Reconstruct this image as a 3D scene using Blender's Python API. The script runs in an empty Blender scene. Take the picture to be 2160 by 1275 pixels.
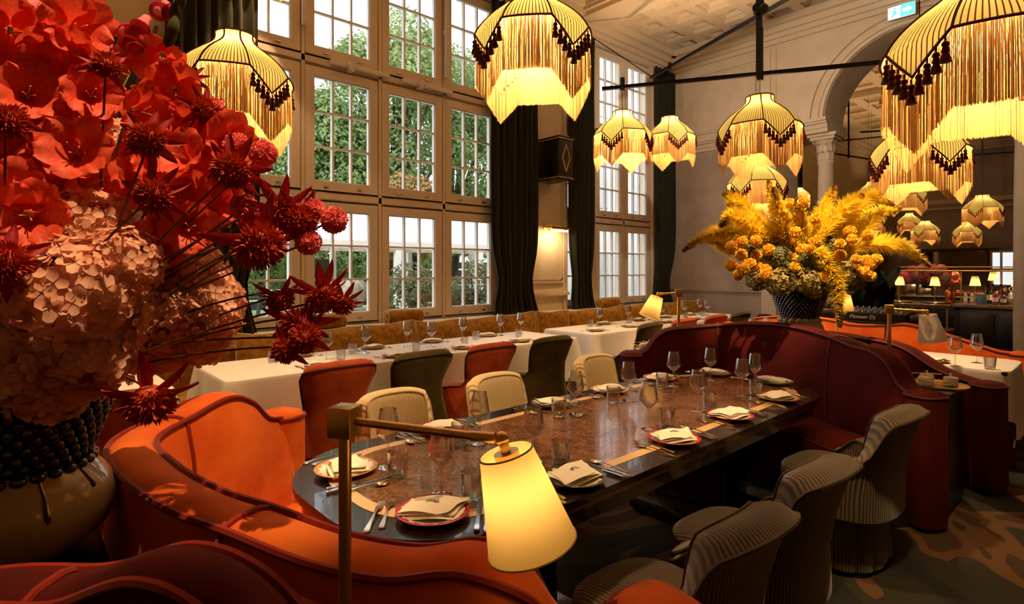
import bpy, bmesh, math, random
from mathutils import Vector, Matrix
R = math.radians
S = bpy.context.scene
COL = S.collection
# ---------------------------------------------------------------- camera, sky, exposure
cam_d = bpy.data.cameras.new('camera'); cam = bpy.data.objects.new('camera', cam_d); COL.objects.link(cam)
cam.location = (0, 0, 1.55); cam.rotation_euler = (R(90), 0, R(47.9 - 90))
cam_d.sensor_width = 36; cam_d.lens = 36 * 1178 / 2160; cam_d.shift_y = -72.5 / 2160
cam_d.clip_start = .05; cam_d.clip_end = 300
S.camera = cam
W = bpy.data.worlds.new('overcast_sky'); S.world = W; W.use_nodes = True
bg = W.node_tree.nodes['Background']; bg.inputs[0].default_value = (.90, .93, 1, 1); bg.inputs[1].default_value = 2.6
sun_d = bpy.data.lights.new('hazy_sun', 'SUN'); sun_d.energy = 1.2; sun_d.angle = R(25); sun_d.color = (1, .96, .9)   # behind the building, lights the garden only
sun = bpy.data.objects.new('hazy_sun', sun_d); COL.objects.link(sun); sun.rotation_euler = Vector((.35, .8, -.8)).to_track_quat('-Z', 'Y').to_euler(); sun.location = (0, -10, 20)
vs = S.view_settings
vs.view_transform = 'Standard'; vs.look = 'None'; vs.gamma = 1; vs.use_curve_mapping = False; vs.exposure = 0.2
cy = S.cycles
cy.use_denoising = True; cy.max_bounces = 8; cy.diffuse_bounces = 4; cy.glossy_bounces = 4
cy.transmission_bounces = 6; cy.transparent_max_bounces = 24; cy.caustics_reflective = False; cy.caustics_refractive = False
cy.sample_clamp_indirect = 4.0
PENDANT_W, SMALL_W = 210.0, .36
WARM = (1, .635, .315)
# ---------------------------------------------------------------- helpers
def C(r, g, b):
    f = lambda c: (c/255/12.92) if c/255 <= .04045 else ((c/255 + .055)/1.055)**2.4
    return (f(r), f(g), f(b), 1)
MATS = {}
def nodes(name):
    m = bpy.data.materials.new(name); m.use_nodes = True; MATS[name] = m
    nt = m.node_tree
    return m, nt, nt.nodes['Principled BSDF'], nt.nodes['Material Output']
def math_n(nt, op, a, b=None, c=None):
    n = nt.nodes.new('ShaderNodeMath'); n.operation = op
    for i, v in enumerate((a, b, c)):
        if v is None: continue
        if isinstance(v, (int, float)): n.inputs[i].default_value = v
        else: nt.links.new(v, n.inputs[i])
    return n.outputs[0]
def mixc(nt, fac, a, b):
    n = nt.nodes.new('ShaderNodeMix'); n.data_type = 'RGBA'
    for i, v in ((0, fac), (6, a), (7, b)):
        if isinstance(v, (int, float)): n.inputs[i].default_value = v
        elif isinstance(v, tuple): n.inputs[i].default_value = v
        else: nt.links.new(v, n.inputs[i])
    return n.outputs[2]
def noise_n(nt, scale, detail=3, coord='Object', rough=.55, dist=0.):
    tc = nt.nodes.new('ShaderNodeTexCoord'); n = nt.nodes.new('ShaderNodeTexNoise')
    n.inputs['Scale'].default_value = scale; n.inputs['Detail'].default_value = detail
    n.inputs['Roughness'].default_value = rough; n.inputs['Distortion'].default_value = dist
    nt.links.new(tc.outputs[coord], n.inputs['Vector'])
    return n.outputs['Fac']
def ramp(nt, fac, *stops):
    n = nt.nodes.new('ShaderNodeValToRGB'); e = n.color_ramp.elements
    while len(e) < len(stops): e.new(.5)
    for el, (p, c) in zip(e, stops):
        el.position = p; el.color = c
    nt.links.new(fac, n.inputs[0]); return n.outputs[0]
def bump_n(nt, b, h, strength=.3, dist=.01):
    n = nt.nodes.new('ShaderNodeBump'); n.inputs['Strength'].default_value = strength; n.inputs['Distance'].default_value = dist
    nt.links.new(h, n.inputs['Height']); nt.links.new(n.outputs[0], b.inputs['Normal'])
def pm(name, col, rough=.5, metal=0., col2=None, nscale=6., bump=None, sheen=0., sheen_tint=None, emit=None, estr=0., coat=0., lo=.35, hi=.65):
    m, nt, b, o = nodes(name)
    b.inputs['Base Color'].default_value = col; b.inputs['Roughness'].default_value = rough; b.inputs['Metallic'].default_value = metal
    if col2:
        f = noise_n(nt, nscale)
        nt.links.new(ramp(nt, f, (lo, col), (hi, col2)), b.inputs['Base Color'])
    if bump: bump_n(nt, b, noise_n(nt, bump[0], 4), bump[1], bump[2] if len(bump) > 2 else .01)
    if sheen:
        b.inputs['Specular IOR Level'].default_value = .18
        b.inputs['Sheen Weight'].default_value = sheen; b.inputs['Sheen Roughness'].default_value = .35
        b.inputs['Sheen Tint'].default_value = sheen_tint or (1, 1, 1, 1)
    if emit: b.inputs['Emission Color'].default_value = emit; b.inputs['Emission Strength'].default_value = estr
    b.inputs['Coat Weight'].default_value = coat
    return m
def uvsep(nt):
    t = nt.nodes.new('ShaderNodeUVMap'); s = nt.nodes.new('ShaderNodeSeparateXYZ')
    nt.links.new(t.outputs[0], s.inputs[0]); return s.outputs[0], s.outputs[1]
def stripes(nt, u, freq, duty, soft=.12):
    w = math_n(nt, 'ABSOLUTE', math_n(nt, 'SUBTRACT', math_n(nt, 'FRACT', math_n(nt, 'MULTIPLY', u, freq)), .5))
    n = nt.nodes.new('ShaderNodeMapRange'); n.inputs[1].default_value = .5 * duty - soft * .5; n.inputs[2].default_value = .5 * duty + soft * .5
    nt.links.new(w, n.inputs[0]); return n.outputs[0]
def thin_glass(name, tint=(.97, .97, .97, 1), f0=.04, gain=1.0, rough=0.02, power=4.):
    """thin clear glass: transparent with a Schlick reflection"""
    m, nt, b, o = nodes(name); nt.nodes.remove(b)
    t = nt.nodes.new('ShaderNodeBsdfTransparent'); t.inputs[0].default_value = tint
    g = nt.nodes.new('ShaderNodeBsdfGlossy'); g.inputs['Roughness'].default_value = rough
    lw = nt.nodes.new('ShaderNodeLayerWeight'); lw.inputs[0].default_value = .5
    mx = nt.nodes.new('ShaderNodeMixShader')
    fac = math_n(nt, 'MULTIPLY_ADD', math_n(nt, 'POWER', lw.outputs['Facing'], power), gain, f0); fac.node.use_clamp = True
    nt.links.new(fac, mx.inputs[0]); nt.links.new(t.outputs[0], mx.inputs[1]); nt.links.new(g.outputs[0], mx.inputs[2])
    nt.links.new(mx.outputs[0], o.inputs[0]); return m
def cloth_glow(name, col, trans=.5, emit=0., stripe=None, col_s=None):
    """woven lampshade cloth: diffuse plus translucent; optional stripes along U"""
    m, nt, b, o = nodes(name); nt.nodes.remove(b)
    c = col
    if stripe:
        u, v = uvsep(nt); c = mixc(nt, stripes(nt, u, stripe, .74, .08), col, col_s)
    d = nt.nodes.new('ShaderNodeBsdfDiffuse'); t = nt.nodes.new('ShaderNodeBsdfTranslucent'); mx = nt.nodes.new('ShaderNodeMixShader')
    mx.inputs[0].default_value = trans
    for n in (d, t):
        if isinstance(c, tuple): n.inputs[0].default_value = c
        else: nt.links.new(c, n.inputs[0])
    nt.links.new(d.outputs[0], mx.inputs[1]); nt.links.new(t.outputs[0], mx.inputs[2])
    nt.links.new(mx.outputs[0], o.inputs[0]); return m
class MB:
    def __init__(s): s.v = []; s.f = []; s.uv = []
    def add(s, vs, fs, M=None, uv=None):
        k = len(s.v)
        s.v += [tuple(M @ Vector(p)) for p in vs] if M is not None else [tuple(p) for p in vs]
        s.uv += uv if uv else [(0, 0)] * len(vs)
        s.f += [tuple(i + k for i in q) for q in fs]; return s
    def box(s, x0, y0, z0, x1, y1, z1, M=None):
        return s.add([(x0,y0,z0),(x1,y0,z0),(x1,y1,z0),(x0,y1,z0),(x0,y0,z1),(x1,y0,z1),(x1,y1,z1),(x0,y1,z1)],
                     [(3,2,1,0),(4,5,6,7),(0,1,5,4),(1,2,6,5),(2,3,7,6),(3,0,4,7)], M)
    def bbox(s, x0, y0, z0, x1, y1, z1, b=.01, M=None, seg=2):
        bm = bmesh.new(); bmesh.ops.create_cube(bm, size=1)
        for v in bm.verts: v.co = Vector(((x0+x1)/2 + v.co.x*(x1-x0), (y0+y1)/2 + v.co.y*(y1-y0), (z0+z1)/2 + v.co.z*(z1-z0)))
        bmesh.ops.bevel(bm, geom=list(bm.edges), offset=b, segments=seg, profile=.5, affect='EDGES')
        bm.verts.index_update(); s.add([v.co[:] for v in bm.verts], [[v.index for v in f.verts] for f in bm.faces], M); bm.free(); return s
    def grid(s, fn, nu, nv, cu=False, cv=False, M=None, us=1., vs=1.):
        a = nu if cu else nu + 1; b = nv if cv else nv + 1
        vs_ = []; uv = []
        for i in range(a):
            for j in range(b):
                vs_.append(fn(i/nu, j/nv)); uv.append((i/nu*us, j/nv*vs))
        fs = [(i*b+j, ((i+1) % a)*b+j, ((i+1) % a)*b+(j+1) % b, i*b+(j+1) % b) for i in range(nu) for j in range(nv)]
        return s.add(vs_, fs, M, uv)
    def lathe(s, prof, n=24, M=None, cap=False):
        vs_ = []; uv = []
        for i in range(n):
            a = 2*math.pi*i/n
            for j, (r, z) in enumerate(prof): vs_.append((r*math.cos(a), r*math.sin(a), z)); uv.append((i/n, j))
        m = len(prof)
        fs = [(i*m+j, ((i+1) % n)*m+j, ((i+1) % n)*m+j+1, i*m+j+1) for i in range(n) for j in range(m-1)]
        if cap:
            fs.append([i*m for i in range(n)][::-1]); fs.append([i*m+m-1 for i in range(n)])
        return s.add(vs_, fs, M, uv)
    def tube(s, pts, r, n=8, M=None, closed=False, cap=True, rfn=None):
        P = [Vector(p) for p in pts]; m = len(P); vs_ = []; uv = []
        up = None
        for i, p in enumerate(P):
            d = (P[(i+1) % m] - P[i-1]) if closed else (P[min(i+1, m-1)] - P[max(i-1, 0)])
            d.normalize()
            if up is None: up = Vector((0, 0, 1)) if abs(d.z) < .9 else Vector((1, 0, 0))
            x = d.cross(up).normalized(); y = x.cross(d).normalized(); up = y
            rr = r[i] if isinstance(r, (list, tuple)) else r
            for k in range(n):
                a = 2*math.pi*k/n; vs_.append(p + (x*math.cos(a) + y*math.sin(a))*rr); uv.append((k/n, i))
        e = m if closed else m-1
        fs = [(i*n+k, i*n+(k+1) % n, ((i+1) % m)*n+(k+1) % n, ((i+1) % m)*n+k) for i in range(e) for k in range(n)]
        if cap and not closed: fs.append(list(range(n))[::-1]); fs.append([(m-1)*n+k for k in range(n)])
        return s.add([v[:] for v in vs_], fs, M, uv)
    def rod(s, a, b, r, n=8, M=None): return s.tube([a, b], r, n, M)
    def bar(s, a, b, w, h, M=None):
        a = Vector(a); b = Vector(b); d = (b-a).normalized(); up = Vector((0, 0, 1)) if abs(d.z) < .95 else Vector((1, 0, 0))
        x = d.cross(up).normalized()*w/2; y = x.cross(d).normalized()*h/2
        v = [p + sx*x + sy*y for p in (a, b) for sx, sy in ((-1,-1),(1,-1),(1,1),(-1,1))]
        return s.add([q[:] for q in v], [(0,1,2,3),(7,6,5,4),(0,4,5,1),(1,5,6,2),(2,6,7,3),(3,7,4,0)], M)
    def sphere(s, c, r, n=12, m=8, sc=(1,1,1), M=None):
        def fn(u, v):
            a = 2*math.pi*u; t = math.pi*(v - .5)
            return (c[0]+r*sc[0]*math.cos(a)*math.cos(t), c[1]+r*sc[1]*math.sin(a)*math.cos(t), c[2]+r*sc[2]*math.sin(t))
        return s.grid(fn, n, m, cu=True, M=M)
    def poly(s, pts, z0, z1):
        n = len(pts)
        return s.add([(x, y, z0) for x, y in pts] + [(x, y, z1) for x, y in pts],
                     [list(range(n))[::-1], [n+i for i in range(n)]] + [(i, (i+1) % n, n+(i+1) % n, n+i) for i in range(n)])
    def mesh(s, name, smooth=True, ang=40):
        me = bpy.data.meshes.new(name); me.from_pydata(s.v, [], s.f)
        uvl = me.uv_layers.new(name='UVMap')
        idx = [0]*len(me.loops); me.loops.foreach_get('vertex_index', idx)
        flat = [0.]*(2*len(idx))
        for i, k in enumerate(idx): flat[2*i], flat[2*i+1] = s.uv[k]
        uvl.data.foreach_set('uv', flat)
        if smooth:
            me.polygons.foreach_set('use_smooth', [True]*len(me.polygons)); me.set_sharp_from_angle(angle=R(ang))
        me.update(); return me
    def obj(s, name, mat, parent=None, smooth=True, ang=40, **kw):
        return link(name, s.mesh(name, smooth, ang), mat, parent, **kw)
def link(name, me, mat, parent=None, label=None, cat=None, group=None, kind=None, loc=None, rot=None):
    if mat is not None and not me.materials: me.materials.append(MATS[mat] if isinstance(mat, str) else mat)
    o = bpy.data.objects.new(name, me); COL.objects.link(o)
    if parent is not None:
        o.parent = parent
        if parent.get('_w'): o.matrix_parent_inverse = Matrix.Translation(-Vector(parent['_w']))
    if loc is not None: o.location = loc
    if rot is not None: o.rotation_euler = rot
    return tag(o, label, cat, group, kind)
def tag(o, label=None, cat=None, group=None, kind=None):
    for k, v in (('label', label), ('category', cat), ('group', group), ('kind', kind)):
        if v: o[k] = v
    return o
def thing(name, label, cat, loc=(0, 0, 0), rz=0, group=None, world=False, kind=None):
    o = bpy.data.objects.new(name, None); COL.objects.link(o); o.location = loc; o.rotation_euler = (0, 0, rz); o.empty_display_size = .1
    if world: o['_w'] = list(loc)
    return tag(o, label, cat, group, kind)
def kids(o): return [c for c in bpy.data.objects if c.parent == o]
_tree = {}
def dup(root, loc, rz=None, label=None, scale=None, group=None):
    if root.as_pointer() not in _tree: _tree[root.as_pointer()] = [(c, kids(c)) for c in kids(root)]
    r = root.copy(); COL.objects.link(r); r.location = loc
    if rz is not None: r.rotation_euler = (0, 0, rz)
    if scale is not None: r.scale = (scale,)*3
    if label: r['label'] = label
    if group: r['group'] = group
    for c, gs in _tree[root.as_pointer()]:
        k = c.copy(); COL.objects.link(k); k.parent = r; k.matrix_parent_inverse = c.matrix_parent_inverse
        for g in gs:
            q = g.copy(); COL.objects.link(q); q.parent = k; q.matrix_parent_inverse = g.matrix_parent_inverse
    return r
def place(root, loc, rz=None, label=None, scale=None, group=None, used=set()):
    """first call moves the prototype itself, later calls copy it"""
    if root.as_pointer() in used: return dup(root, loc, rz, label, scale, group)
    if root.as_pointer() not in _tree: _tree[root.as_pointer()] = [(c, kids(c)) for c in kids(root)]
    used.add(root.as_pointer()); root.location = loc
    if rz is not None: root.rotation_euler = (0, 0, rz)
    if scale is not None: root.scale = (scale,)*3
    if label: root['label'] = label
    if group: root['group'] = group
    return root
def lamp_light(name, loc, power, parent=None, col=WARM, r=.04):
    l = bpy.data.lights.new(name, 'POINT'); l.energy = power; l.color = col; l.shadow_soft_size = r
    o = bpy.data.objects.new(name, l); COL.objects.link(o); o.location = loc
    if parent is not None:
        o.parent = parent
        if parent.get('_w'): o.matrix_parent_inverse = Matrix.Translation(-Vector(parent['_w']))
    return o
def smooth01(t): t = max(0., min(1., t)); return t*t*(3-2*t)
def lerp(a, b, t): return a + (b-a)*t
def spline(pts, n):
    """Catmull-Rom through pts, n samples"""
    P = [Vector(p) for p in pts]; out = []
    m = len(P)-1
    for i in range(n):
        t = i/(n-1)*m; k = min(int(t), m-1); t -= k
        p0, p1, p2, p3 = P[max(k-1, 0)], P[k], P[k+1], P[min(k+2, m)]
        out.append(.5*((2*p1) + (p2-p0)*t + (2*p0-5*p1+4*p2-p3)*t*t + (3*p1-p0-3*p2+p3)*t**3))
    return out
def aim(d, roll=0.):
    """rotation matrix taking +Z to direction d"""
    return Vector(d).to_track_quat('Z', 'Y').to_matrix().to_4x4() @ Matrix.Rotation(roll, 4, 'Z')
T = Matrix.Translation
ORD = ['first', 'second', 'third', 'fourth', 'fifth', 'sixth', 'seventh', 'eighth', 'ninth', 'tenth', 'eleventh', 'twelfth', 'thirteenth', 'fourteenth', 'fifteenth', 'sixteenth']
# ---------------------------------------------------------------- materials
pm('cream_paint', C(214, 196, 168), .55, col2=C(204, 184, 154), nscale=3)
pm('frame_paint', C(222, 204, 178), .4)
pm('muntin_paint', C(236, 230, 222), .4)
pm('ceiling_paint', C(212, 192, 162), .65)
pm('black_metal', C(16, 15, 15), .4, .6)
pm('black_wood', C(16, 12, 10), .35)
pm('brass', C(226, 184, 112), .34, 1.)
pm('brass_dark', C(150, 110, 55), .3, 1.)
pm('steel', C(205, 205, 208), .16, 1.)
pm('gilt_steel', C(214, 196, 160), .18, 1.)
pm('white_plastic', C(226, 218, 208), .45)
pm('linen', C(238, 232, 222), .8, bump=(220, .06))
pm('napkin_cloth', C(252, 243, 220), .85, bump=(260, .08))
pm('china', C(238, 230, 215), .18, coat=.4)
pm('dark_oak', C(34, 23, 20), .22, col2=C(22, 15, 14), nscale=18, coat=.5)
pm('inlay', C(222, 182, 124), .35)
pm('curtain_cloth', C(40, 40, 30), .9, sheen=.12)
pm('rust_velvet', C(234, 118, 42), .85, col2=C(204, 84, 24), nscale=3.2, sheen=.4, sheen_tint=C(255, 170, 140))
pm('rust_piping', C(128, 34, 16), .7, sheen=.3)
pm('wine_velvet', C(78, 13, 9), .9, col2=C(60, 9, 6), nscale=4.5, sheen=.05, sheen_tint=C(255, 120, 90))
pm('maroon_velvet', C(128, 36, 18), .9, col2=C(100, 24, 12), nscale=3.2, sheen=.12, sheen_tint=C(255, 120, 80))
pm('wine_piping', C(74, 14, 10), .7)
pm('brick_velvet', C(176, 78, 36), .85, col2=C(142, 54, 24), nscale=6, sheen=.3, sheen_tint=C(255, 150, 100))
pm('moss_velvet', C(78, 64, 30), .85, col2=C(60, 50, 22), nscale=6, sheen=.4, sheen_tint=C(220, 190, 110))
pm('moss_piping', C(58, 46, 20), .8)
pm('gold_velvet', C(178, 128, 44), .8, col2=C(132, 90, 24), nscale=16, sheen=.6, sheen_tint=C(255, 210, 110))
pm('cord_trim', C(206, 186, 140), .7)
pm('plinth_dark', C(12, 9, 8), .7)  # near-black base colour of the seating plinths
pm('tassel', C(84, 18, 16), .8, sheen=.3)
pm('shade_trim', C(88, 16, 18), .8)
pm('stem_green', C(70, 74, 26), .7)
pm('stem_brown', C(92, 52, 24), .7)
pm('bulb_glass', C(255, 240, 210), .4, emit=(1, .70, .36, 1), estr=8.)
thin_glass('window_glass', (.985, .99, .99, 1), .03, .6)
thin_glass('stemware', (.965, .96, .955, 1), .09, 1.5, .03, 1.9)
thin_glass('tumbler_glass', (.95, .945, .94, 1), .13, 1.3, .03, 1.8)
def _mk():
    m, nt, b, o = nodes('marble')
    f = noise_n(nt, 9, 8, rough=.68, dist=.8); base = ramp(nt, f, (.3, C(66, 42, 30)), (.5, C(116, 78, 54)), (.68, C(152, 106, 72)))
    f2 = noise_n(nt, 13, 7, rough=.72, dist=1.4)
    vein = math_n(nt, 'ABSOLUTE', math_n(nt, 'SUBTRACT', f2, .5))
    k = ramp(nt, vein, (0, (1, 1, 1, 1)), (.016, (0, 0, 0, 1)))
    nt.links.new(mixc(nt, math_n(nt, 'MULTIPLY', k, .75), base, C(200, 150, 100)), b.inputs['Base Color'])
    b.inputs['Roughness'].default_value = .14; b.inputs['Coat Weight'].default_value = .3
    m, nt, b, o = nodes('plaster')
    f = noise_n(nt, 1.6, 6); f2 = noise_n(nt, 14, 6, rough=.75)
    c = ramp(nt, f, (.3, C(150, 132, 118)), (.7, C(178, 160, 142)))
    c = mixc(nt, ramp(nt, f2, (.6, (0, 0, 0, 1)), (.72, (.5, .5, .5, 1))), c, C(118, 100, 88))
    nt.links.new(c, b.inputs['Base Color']); b.inputs['Roughness'].default_value = .8
    bump_n(nt, b, f2, .5, .02)
    m, nt, b, o = nodes('carpet')
    f = noise_n(nt, .75, 2.5, rough=.45, dist=1.6); r = ramp(nt, f, (.0, C(20, 22, 17)), (.42, C(20, 22, 17)), (.43, C(38, 36, 22)), (.50, C(38, 36, 22)), (.51, C(92, 62, 32)), (.57, C(92, 62, 32)), (.58, C(60, 37, 19)), (.66, C(60, 37, 19)), (.67, C(27, 20, 13)))
    r.node.color_ramp.interpolation = 'CONSTANT'
    nt.links.new(r, b.inputs['Base Color']); b.inputs['Roughness'].default_value = .95
    bump_n(nt, b, noise_n(nt, 180, 2), .3, .004)
    for nm, ca, cb, fr, duty in (('cream_stripe', C(242, 222, 168), C(168, 128, 70), 70, .72), ('olive_stripe', C(94, 75, 36), C(17, 13, 8), 62, .52)):
        m, nt, b, o = nodes(nm); u, v = uvsep(nt)
        st = stripes(nt, u, fr, duty, .22)
        nt.links.new(mixc(nt, st, ca, cb), b.inputs['Base Color']); b.inputs['Roughness'].default_value = .85
        b.inputs['Sheen Weight'].default_value = .3
        bump_n(nt, b, math_n(nt, 'SUBTRACT', 1., st), .5, .004)
    # plate rims: painted scalloped ring
    for nm, cr in (('plate_red', C(176, 32, 30)), ('plate_green', C(70, 74, 34)), ('plate_ochre', C(196, 140, 60))):
        m, nt, b, o = nodes(nm)
        tc = nt.nodes.new('ShaderNodeTexCoord'); s = nt.nodes.new('ShaderNodeSeparateXYZ'); nt.links.new(tc.outputs['Object'], s.inputs[0])
        rr = math_n(nt, 'SQRT', math_n(nt, 'ADD', math_n(nt, 'POWER', s.outputs[0], 2), math_n(nt, 'POWER', s.outputs[1], 2)))
        th = math_n(nt, 'ARCTAN2', s.outputs[1], s.outputs[0])
        w = math_n(nt, 'MULTIPLY', math_n(nt, 'SINE', math_n(nt, 'MULTIPLY', th, 16.)), .005)
        k = math_n(nt, 'GREATER_THAN', math_n(nt, 'ADD', rr, w), .101)
        nt.links.new(mixc(nt, k, C(238, 228, 205), cr), b.inputs['Base Color']); b.inputs['Roughness'].default_value = .2
    # lampshade cloth
    cloth_glow('shade_cloth', C(192, 186, 116), .105, stripe=1., col_s=C(80, 30, 16))
    cloth_glow('shade_lining', C(250, 226, 170), .5)
    cloth_glow('fringe_thread', C(196, 152, 90), .06)
    cloth_glow('paper_shade', C(236, 208, 138), .45)
    cloth_glow('white_shade', C(236, 228, 216), .35)
_mk()
# ================================================================ structure
WY, EX, EX2, ZC = 6.3, 10.05, 10.95, 5.85
def st(o): o['kind'] = 'structure'; return o
st(MB().box(-3.2, -4.2, -.2, 24.2, 6.65, 0).obj('floor', 'carpet', smooth=False, label='dark patterned carpet with brown, green and tan shapes'))
w = MB()
for x0, x1 in ((-3.2, 1.5), (5.5, 6.9), (9.4, 14.9), (16.1, 24.2)): w.box(x0, WY, 0, x1, WY+.35, 6.0)
for x0, x1 in ((1.5, 5.5), (6.9, 9.4)): w.box(x0, WY, 0, x1, WY+.35, .86); w.box(x0, WY, 5.52, x1, WY+.35, 6.0)
w.box(14.9, WY, 0, 16.1, WY+.35, 1.0); w.box(14.9, WY, 4.6, 16.1, WY+.35, 6.0)
wall_w = st(w.obj('wall_window', 'cream_paint', smooth=False, label='cream wall with tall windows and dark curtains'))
st(MB().box(-3.2, -4.2, 0, -3.0, WY, 6.0).obj('wall_left', 'cream_paint', smooth=False))
st(MB().box(-3.2, -4.4, 0, 24.2, -4.2, 6.0).obj('wall_near', 'cream_paint', smooth=False))
st(MB().box(24.0, -4.2, 0, 24.2, WY, 6.0).obj('wall_back', 'plaster', smooth=False, label='brown plaster wall far behind the bar'))
# end wall with the arch
w = MB()
w.box(EX, 4.16, 0, EX2, WY, 5.95); w.box(EX, 3.4, 4.0, EX2, 4.16, 5.95); w.box(EX, -.6, 4.0, EX2, 1.0, 5.95); w.box(EX, -4.2, 0, EX2, -.6, 5.95)
n = 40
P = [(2.2 + 1.2*math.cos(math.pi*i/n), 4.0 + 1.2*math.sin(math.pi*i/n)) for i in range(n+1)]
vs_ = []; fs = []
for y, z in P: vs_ += [(EX, y, z), (EX, y, 5.95), (EX2, y, z), (EX2, y, 5.95)]
for i in range(n):
    a, b = 4*i, 4*i+4
    fs += [(a, b, b+1, a+1), (a+2, a+3, b+3, b+2), (a, a+2, b+2, b)]
w.add(vs_, fs)
wall_e = st(w.obj('wall_end', 'cream_paint', ang=30, label='cream end wall with a wide round arch and grey plaster panel'))
MB().box(EX-.012, 4.42, 1.18, EX, WY, 3.98).box(EX-.012, 4.42, .14, EX, WY, 1.06).obj('plaster_panel', 'plaster', wall_e, smooth=False, label='mottled grey-brown plaster')
# archivolt, entablature, rails
t = MB()
for rr, d, hw in ((1.24, .045, .035), (1.33, .03, .05), (1.43, .045, .022)):
    t.grid(lambda u, v, rr=rr, d=d, hw=hw: (EX - d*(1 if .12 < v < .88 else 0), 2.2 + (rr+hw*(2*v-1))*math.cos(math.pi*u), 4.0 + (rr+hw*(2*v-1))*math.sin(math.pi*u)), 48, 8)
st(t.obj('trim_1', 'cream_paint', label='moulded band around the arch'))
t = MB()
for z0, z1, p in ((3.80, 3.87, .03), (3.87, 3.94, .05), (3.94, 3.98, .09), (3.98, 4.03, .12)):
    t.box(EX-p, 3.34, z0, EX, WY, z1); t.box(EX-p, -.6, z0, EX, 1.06, z1)
t.box(EX, 3.34, 3.80, EX2, 4.16, 4.0); t.box(EX, -.6, 3.80, EX2, 1.06, 4.0)
st(t.obj('trim_2', 'cream_paint', smooth=False, label='cream cornice band level with the column capitals'))
t = MB()
for z0, z1, p in ((1.06, 1.10, .03), (1.10, 1.15, .055), (1.15, 1.18, .03)): t.box(EX-p, 4.42, z0, EX, WY, z1)
st(t.obj('trim_3', 'plaster', smooth=False, label='dado rail along the plaster wall'))
t = MB(); t.box(EX-.05, 4.16, 0, EX, 4.42, 3.80); t.box(EX-.08, 4.16, 0, EX, 4.42, .2)
for y in (4.19, 4.29): t.box(EX-.03, y-.015, 4.05, EX, y+.015, 5.45)
def frame(t, y0, y1, z0, z1, x=EX, w=.035, p=.025):
    for k, (ww, pp) in enumerate(((0, p), (w*1.3, p*.6))):
        a0, a1, b0, b1 = y0+ww, y1-ww, z0+ww, z1-ww
        t.box(x-pp, a0, b0, x, a1, b0+w).box(x-pp, a0, b1-w, x, a1, b1).box(x-pp, a0, b0+w, x, a0+w, b1-w).box(x-pp, a1-w, b0+w, x, a1, b1-w)
frame(t, 4.5, 6.05, 4.15, 5.32)
st(t.obj('trim_4', 'cream_paint', smooth=False, label='raised panel mouldings on the cream end wall'))
t = MB()
for z0, z1, p in ((5.48, 5.56, .05), (5.56, 5.64, .10), (5.64, 5.74, .16), (5.74, ZC, .26)):
    t.box(EX-p, -4.2, z0, EX, WY, z1); t.box(-3.0, WY-p, z0, EX, WY, z1); t.box(EX2, -4.2, z0, EX2+p, WY, z1); t.box(EX2, WY-p, z0, 24, WY, z1); t.box(24-p, -4.2, z0, 24, WY, z1)
st(t.obj('trim_5', 'ceiling_paint', smooth=False, label='stepped cornice under the coffered ceiling'))
t = MB(); t.box(24-.05, -4.2, 3.75, 24, WY, 3.9); t.box(24-.03, -4.2, 3.55, 24, WY, 3.62)
st(t.obj('trim_6', 'cream_paint', smooth=False, label='picture rail on the far back wall'))
# pier between the windows: ledge and panel moulding
t = MB()
for z0, z1, p in ((1.05, 1.10, .04), (1.10, 1.15, .09), (1.15, 1.18, .05)): t.box(5.52, WY-p, z0, 6.9, WY, z1); t.box(-.3, WY-p, z0, 1.5, WY, z1)
for x0, x1 in ((5.95, 6.86),):
    for w_ in (0, .05):
        a0, a1, b0, b1 = x0+w_, x1-w_, 1.3+w_, 5.2-w_
        for q in ((a0, b0, a1, b0+.03), (a0, b1-.03, a1, b1), (a0, b0, a0+.03, b1), (a1-.03, b0, a1, b1)): t.box(q[0], WY-.022+w_*.2, q[1], q[2], WY, q[3])
st(t.obj('trim_7', 'cream_paint', smooth=False, label='moulded ledge and panel on the pier between the windows'))
# ceiling: slab, flat bands and one coffer object per recess
c = MB(); c.box(-3.2, -4.2, ZC+.14, 24.2, 6.65, ZC+.3)
c.box(-3.0, -4.2, ZC, 5.92, WY, ZC+.14); c.box(7.1, -4.2, ZC-.135, 7.69, WY, ZC+.14); c.box(7.04, -4.2, ZC-.06, 7.1, WY, ZC+.14); c.box(7.69, -4.2, ZC-.06, 7.75, WY, ZC+.14)
c.box(5.92, -4.2, ZC, 7.04, 1.33, ZC+.14); c.box(7.75, -4.2, ZC, 10.05, 1.33, ZC+.14); c.box(5.92, 6.05, ZC, 7.04, WY, ZC+.14); c.box(7.75, 6.05, ZC, 10.05, WY, ZC+.14)
c.box(EX2, -1.7, ZC, EX2+.25, 5.5, ZC+.14); c.box(EX2, 5.5, ZC, 24, WY, ZC+.14); c.box(EX2, -4.2, ZC, 24, -1.7, ZC+.14); c.box(20.0, -1.7, ZC, 24, 5.5, ZC+.14)
for x in (15.55,): c.box(x-.14, -4.2, ZC-.14, x+.14, WY, ZC+.14)
ceil = st(c.obj('ceiling', 'ceiling_paint', smooth=False, label='cream coffered plaster ceiling'))
def coffer_mesh(h):
    ks = ((h, 0), (h*.72, 0), (h*.71, .07), (h*.60, .07), (h*.56, .10), (h*.50, .13))
    vs_ = []; fs = []
    for a, z in ks: vs_ += [(-a, -a, z), (a, -a, z), (a, a, z), (-a, a, z)]
    for k in range(len(ks)-1):
        for i in range(4): fs.append((4*k+i, 4*k+4+i, 4*k+4+(i+1) % 4, 4*k+(i+1) % 4))
    k = 4*(len(ks)-1); fs.append((k+3, k+2, k+1, k))
    return MB().add(vs_, fs).mesh('coffer', False)
cm = coffer_mesh(.295); cm.materials.append(MATS['ceiling_paint'])
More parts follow.
